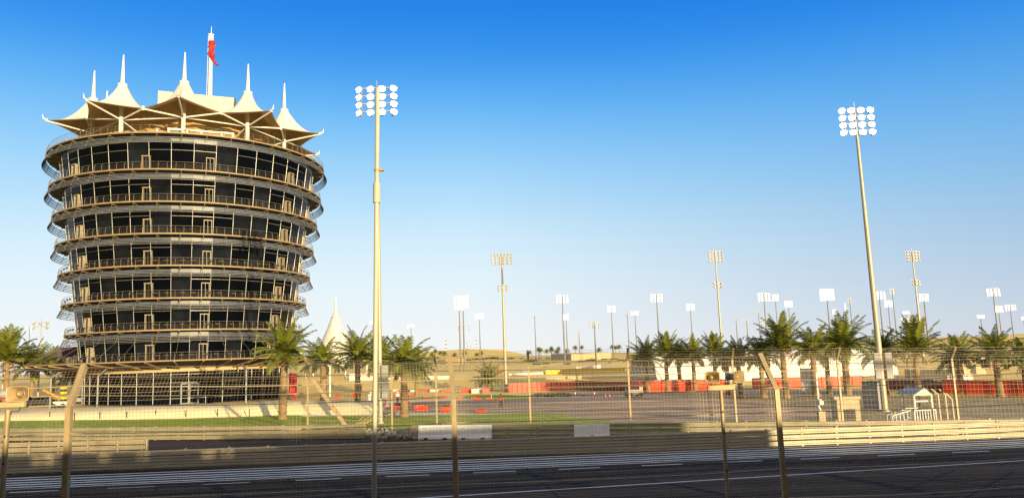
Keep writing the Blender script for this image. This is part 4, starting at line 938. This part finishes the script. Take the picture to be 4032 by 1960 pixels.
# people ------------------------------------------------------
def skin(name, verts, edges, rads, mt, parent, sub=1):
    me = bpy.data.meshes.new(name); me.from_pydata(verts, edges, []); me.materials.append(mt); o = bpy.data.objects.new(name, me); COL.objects.link(o); o.parent = parent
    sk = o.modifiers.new('s','SKIN')
    for i, r in enumerate(rads):
        r = r if isinstance(r, tuple) else (r, r); me.skin_vertices[0].data[i].radius = r
    me.skin_vertices[0].data[0].use_root = True
    sb = o.modifiers.new('d','SUBSURF'); sb.levels = sub; sb.render_levels = sub; sk.use_smooth_shade = True
    return o
def person(label, loc, rz, top, legs, hair='blk', pose='stand', group=None, H=1.72):
    root = thing('person', label, 'person', loc, rz, group); s_ = H/1.72
    if pose == 'sit': hip = Vector((0,0,.50)); kn = [Vector((-.10,-.42,.52)),Vector((.10,-.42,.52))]; an = [Vector((-.12,-.45,.08)),Vector((.12,-.42,.08))]; ch = Vector((0,-.14,.98)); hd = Vector((0,-.22,1.30)); hand = [Vector((-.16,-.42,.72)),Vector((.14,-.44,.72))]; el = [Vector((-.27,-.16,.76)),Vector((.27,-.16,.76))]
    else: hip = Vector((0,0,.92)); kn = [Vector((-.11,-.02,.50)),Vector((.13,.0,.50))]; an = [Vector((-.14,.02,.09)),Vector((.16,.02,.09))]; ch = Vector((0,0,1.34)); hd = Vector((0,-.02,1.61)); hand = [Vector((-.27,-.06,.80)),Vector((.26,-.08,.82))]; el = [Vector((-.27,.03,1.07)),Vector((.27,.03,1.07))]
    if pose == 'work': hand = [Vector((-.2,-.45,1.1)),Vector((.22,-.42,1.05))]; ch = Vector((0,-.12,1.30)); hd = Vector((0,-.22,1.55))
    nk = ch.lerp(hd,.55); shl = [ch+Vector((-.17,0,.05)), ch+Vector((.17,0,.05))]
    v = [hip, hip.lerp(ch,.5), ch, nk, hd, hd+Vector((0,-.01,.10)), hip+Vector((-.09,0,-.03)), kn[0], an[0], an[0]+Vector((0,-.14,-.05)), hip+Vector((.09,0,-.03)), kn[1], an[1], an[1]+Vector((0,-.14,-.05)), shl[0], el[0], hand[0], hand[0]+Vector((0,-.05,-.08)), shl[1], el[1], hand[1], hand[1]+Vector((0,-.05,-.08))]
    e = [(0,1),(1,2),(2,3),(3,4),(4,5),(0,6),(6,7),(7,8),(8,9),(0,10),(10,11),(11,12),(12,13),(2,14),(14,15),(15,16),(16,17),(2,18),(18,19),(19,20),(20,21)]
    r = [(.13,.10),(.12,.09),(.15,.10),.055,(.085,.10),(.07,.085),.085,.06,.045,.035,.085,.06,.045,.035,.06,.042,.035,.03,.06,.042,.035,.03]
    sc = lambda L: [q*s_ for q in L]; skin('body', sc(v), e, [tuple(x*s_ for x in q) if isinstance(q,tuple) else q*s_ for q in r], M['skin'], root)
    skin('shirt', sc([hip+Vector((0,0,.03)), hip.lerp(ch,.5), ch, nk-Vector((0,0,.04)), shl[0], shl[0].lerp(el[0],.95), shl[1], shl[1].lerp(el[1],.95)]), [(0,1),(1,2),(2,3),(2,4),(4,5),(2,6),(6,7)], [(.155,.125),(.15,.12),(.175,.125),.07,.08,.065,.08,.065], M[top], root)
    skin('trousers', sc([hip, hip+Vector((-.09,0,-.03)), kn[0], an[0], hip+Vector((.09,0,-.03)), kn[1], an[1]]), [(0,1),(1,2),(2,3),(0,4),(4,5),(5,6)], [(.15,.12),.105,.08,.065,.105,.08,.065], M[legs], root)
    b = MB(); b.lathe([(0,.155),(.075,.135),(.105,.07),(.108,.01),(.09,-.05)], hd+Vector((0,.015,.03)), 12); 
    if hair in ('whc','redc'): b.box(hd+Vector((0,-.12,.07)), (.13,.10,.02))
    b.build('hair' if hair == 'blk' else 'cap', M[hair], root, True)
    for an_ in an: b = MB(); b.box(an_+Vector((0,-.06,-.05)), (.09,.27,.08)); b.build('shoe', M['blk'], root)
    return root
def gp(px, py): p = G(px,py); return p if p.y < 158 else T(px,py)
person('person in red vest and black trousers standing on the asphalt near the grass', gp(1973,1607), R_(10), 'redc', 'blk')
person('person in dark clothes and white cap at the end of the bright red barrier', gp(1996,1546), R_(-20), 'blk', 'blk', 'whc')
person('person in white overalls beside red barriers near the left mast', gp(1566,1590), R_(40), 'whc', 'blk', 'whc')
person('person in white shirt bending over a kart left of the slender pole', gp(1455,1590), R_(60), 'whc', 'whc', 'whc', 'work')
person('person in black shirt on the pale ground left of the kart area', gp(1420,1545), R_(0), 'blk', 'blk')
person('small distant person in orange on the sand by the squat palm', gp(1964,1472), 0, 'redc', 'redc')
person('person in black standing on the sand above the maroon barrier', gp(2272,1498), 0, 'blk', 'blk')
sp_ = Vector((-.05,.9,0)); ps = Vector(c)+sp_+Vector((0,0,z0+.07))
person('person with black hair seated in the white marshal stand, light blue trousers', ps, R_(50), 'blk', 'bluec', 'blk', 'sit')
root = thing('folding_chair', 'small chair under the seated person in the marshal stand', 'chair', ps, R_(50)); b = MB(); b.box((0,.08,.42),(.44,.44,.05)); b.build('seat', M['whc'], root); b = MB(); b.box((0,.32,.68),(.44,.04,.4)); b.build('backrest', M['whc'], root)
for x, y in ((-.2,-.1),(.2,-.1),(-.2,.28),(.2,.28)): b = MB(); b.box((x,y,.2),(.04,.04,.4)); b.build('leg', M['whc'], root)
dk = deck(66, 22.6); person('person in yellow vest behind the railing at the right end of the roof deck', dk, TRZ+R_(66), 'redc', 'blk'); 
[o for o in COL.objects if o.name.startswith('shirt')][-1].data.materials[0] = M['yellow']
# ------------------------------------------------------------ block, posts, cabinets behind the far guardrail
c = G(3338,1690); c.z = SL*c.x; root = thing('concrete_hut', 'pale blockwork hut with a flat slab roof behind the guardrail, left of the marshal stand', 'hut', c, R_(-6))
h = zat(c.x,c.y,1568)-c.z; b = MB(); b.box((0,0,h/2), (1.65,1.4,h)); b.build('wall', M['block'], root)
b = MB(); b.box((-.05,0,h+.09), (1.95,1.7,.2)); b.build('roof', M['block'], root); b = MB(); b.box((0,-.72,h*.45), (.9,.05,h*.45)); b.build('opening', M['soffit'], root)
c = G(3238,1690); c.z = SL*c.x; root = thing('camera_pole', 'thin white pole with equipment box on a concrete foot behind the guardrail', 'pole', c)
b = MB(); h1 = zat(c.x,c.y,1618)-c.z; b.box((0,0,h1/2), (.5,.5,h1)); b.build('concrete_foot', M['block'], root)
b = MB(); b.tube([(0,0,h1),(-.12,0,zat(c.x,c.y,1600)-c.z),(-.1,0,zat(c.x,c.y,1465)-c.z)], .09, 10); b.build('pole', M['white'], root, True)
b = MB(); b.box((.05,-.1,zat(c.x,c.y,1582)-c.z), (.30,.25,.45)); b.build('equipment_box', M['white'], root)
for i, (px, yb, yt, l) in enumerate([(1268,1602,1540,'short white crooked post on the pale paving left of the kart area'),(1299,1560,1443,'tall white post behind the bushy palm')]):
    c = G(px,yb); root = thing('white_post', l, 'post', c); b = MB(); h = zat(c.x,c.y,yt)-c.z
    b.tube([(0,0,0),(0,0,.12)], .42 if i == 0 else .2, 12); b.tube([(0,0,.1),(0,0,h*.9),(-.25 if i == 0 else 0,0,h)], .17, 10); b.build('post_body', M['white'], root, True)
c = G(1153,1572); root = thing('banner_column', 'tall red two-legged banner column right of the tower', 'banner', c, R_(20)); h = zat(c.x,c.y,1468)-c.z
b = MB(); b.box((0,0,h*.58), (1.25,.5,h*.84)); o = b.build('banner_body', M['redc'], root); q = o.modifiers.new('b','BEVEL'); q.width = .15; q.segments = 3
for sx in (-.42,.42): b = MB(); b.box((sx,0,h*.09), (.28,.4,h*.18)); b.build('leg', M['redc'], root)
# planters / red white post near left mast
c = G(1521,1600); root = thing('marker_board', 'narrow red and white marker board right of the left mast', 'marker', c); h = zat(c.x,c.y,1520)-c.z
b = MB(); b.box((-.12,0,h/2), (.16,.1,h)); b.build('red_stripe', M['redc'], root); b = MB(); b.box((.13,0,h/2), (.32,.08,h)); b.build('white_panel', M['white'], root)
# yellow boom lift
c = G(242,1607); root = thing('boom_lift', 'yellow and black striped boom lift parked left of the tower', 'boom lift', c, R_(-10))
b = MB(); b.box((0,0,.75), (2.2,1.3,.7)); o = b.build('chassis', M['white'], root); q = o.modifiers.new('b','BEVEL'); q.width = .1
for x in (-.8,.8):
    for y in (-.68,.68): b = MB(); b.lathe([(0,-.12),(.36,-.12),(.40,-.06),(.40,.06),(.36,.12),(0,.12)], (x,y,.40), 18, M3=Matrix.Rotation(R_(90),3,'X')); b.build('wheel', M['dark'], root, True)
for k_ in range(7): b = MB(); b.box((.35,-.1,1.2+k_*.38), (.75,.5,.38)); b.build('mast_segment', M['yellow'] if k_%2 else M['dark'], root)
b = MB(); b.bar((.1,-.2,1.5),(-3.1,-.2,2.9),.3,.28); b.build('boom_arm', M['orange'], root)
def car(label, px, py, rz, mt):
    c = G(px,py); root = thing('parked_car', label, 'car', c, rz, 'cars parked left of the tower')
    prof = [(-2.1,.35),(-2.15,.75),(-1.9,.95),(-1.3,1.02),(-.75,1.45),(.7,1.48),(1.35,1.02),(2.0,.9),(2.15,.6),(2.1,.35)]
    b = MB(); b.prism([(x,-.85,z) for x,z in prof], (0,1.7,0)); o = b.build('body', M[mt], root); q = o.modifiers.new('b','BEVEL'); q.width = .09; q.segments = 3
    for sy in (-.862,.862): b = MB(); b.prism([(x,sy-.005,z) for x,z in [(-1.05,1.05),(-.68,1.38),(.6,1.40),(1.05,1.05)]], (0,.01,0)); b.build('side_window', M['glass'], root)
    b = MB(); b.prism([(1.36,-.7,1.06),(.80,-.7,1.44),(.80,.7,1.44),(1.36,.7,1.06)], (.03,0,.04)); b.build('windscreen', M['glass'], root)
    for x in (-1.35,1.35):
        for y in (-.80,.80): b = MB(); b.lathe([(0,-.11),(.2,-.12),(.31,-.11),(.34,-.05),(.34,.05),(.31,.11),(0,.11)], (x,y,.34), 18, M3=Matrix.Rotation(R_(90),3,'X')); b.build('wheel', M['dark'], root, True)
    for y in (-.6,.6): b = MB(); b.box((2.13,y,.7),(.06,.3,.14)); b.build('headlight', M['louvre'], root)
car('dark parked car left of the yellow boom lift', 165, 1597, R_(10), 'blk'); car('black parked car behind the left speaker pole', 95, 1597, R_(-5), 'blk'); car('red parked car behind the left horn speaker', 40, 1585, R_(5), 'redc'); car('pale parked car partly hidden by the bent post at left', 330, 1588, R_(5), 'grey')
# service tractor / kart trolley by the maroon barrier
c = G(2497,1563); root = thing('service_cart', 'small service cart with purple cover in front of the maroon barrier', 'service cart', c, R_(15))
b = MB(); b.box((0,0,.75), (2.3,1.3,.7)); o = b.build('body', M['grey'], root); b = MB(); b.lathe([(0,2.0),(.9,1.85),(1.5,1.5)], (0,0,0), 14); b.build('cover', M['purple'], root, True)
b = MB(); b.box((.9,-.3,1.3), (.5,.5,.6)); b.build('yellow_box', M['orange'], root)
for x in (-.8,.8):
    for y in (-.62,.62): b = MB(); b.lathe([(0,-.1),(.34,-.1),(.36,0),(.34,.1),(0,.1)], (x,y,.36), 16, M3=Matrix.Rotation(R_(90),3,'X')); b.build('wheel', M['dark'], root, True)
for x, y in ((-1,-.5),(1,-.5),(1,.5),(-1,.5)): b = MB(); b.box((x,y,1.3),(.05,.05,1.1)); b.build('cover_post', M['grey'], root)
def kart(label, px, py, rz):
    c = G(px,py); root = thing('kart', label, 'kart', c, rz, 'karts near the left mast')
    b = MB(); b.box((0,0,.22), (1.7,.7,.14)); b.prism([(-.9,-.5,.12),(-1.1,-.5,.3),(-.7,-.5,.42),(-.5,-.5,.2)], (0,1.0,0)); b.build('body', M['redc'], root)
    b = MB(); b.box((.35,0,.5), (.12,.5,.5)); b.box((.15,0,.32), (.5,.5,.08)); b.build('seat', M['dark'], root)
    for x in (-.65,.65):
        for y in (-.55,.55): b = MB(); b.lathe([(0,-.1),(.17,-.1),(.19,0),(.17,.1),(0,.1)], (x,y,.19), 14, M3=Matrix.Rotation(R_(90),3,'X')); b.build('wheel', M['dark'], root, True)
kart('red kart beside the person in white overalls', 1585, 1594, .4); kart('kart under the person in white left of the slender pole', 1466, 1597, .1)
# low post line with cable on the grass verge
for i in range(11):
    px = [20,100,195,293,393,499,613,732,856,982,1112][i]; py = [1645,1645,1650,1652,1650,1649,1645,1644,1640,1640,1628][i]; c = G(px,py+2)
    b = MB(); b.box((0,0,.42), (.07,.07,.95)); b.box((0,0,.9), (.11,.11,.04)); o = b.build('marker_post', M['dark'], loc=c); tag(o, 'thin dark marker post at the grass verge, '+ORD[i]+' from left', 'post', 'dark marker posts along the grass')
# grandstand the viewer stands before; unseen, its edge and roof shaped to place the evening shade
root = thing('grandstand', 'unseen concrete grandstand behind the viewer, shaped to shade the track', 'grandstand', (0,-6,0))
b = MB(); 
for x0, x1, h in ((-160,2.7,7.6),(2.71,3.3,6.95),(3.31,3.45,7.3),(3.46,4.1,6.95),(4.11,6.7,7.6),(6.71,7.2,7.0),(7.21,9.0,7.6),(9.01,9.45,7.0),(9.46,12.85,7.6),(12.86,13.5,7.0),(13.51,14.05,7.6),(14.06,14.6,7.0),(14.61,17.5,7.6),(17.52,49.5,8.75),(49.52,170,5.9)): b.box(((x0+x1)/2,-.15,h/2), (x1-x0,.3,h)); 
b.build('stand_shadow_wall', M['stand'], root)  # top heights and notches shaped to place shadow and light patches
b = MB()
for k_ in range(10):
    b.box((0,-3-k_*.9,2.6-.25*k_), (300,.9,.4))
b.build('stand_terrace', M['stand'], root)
b = MB(); b.bar((0,-30,13.6+33*.1),(0,10.5,13.6-7.5*.1), 320,.25); b.build('added_shade_roof', M['stand'], root)  # unseen roof added to cut sky light on the near track
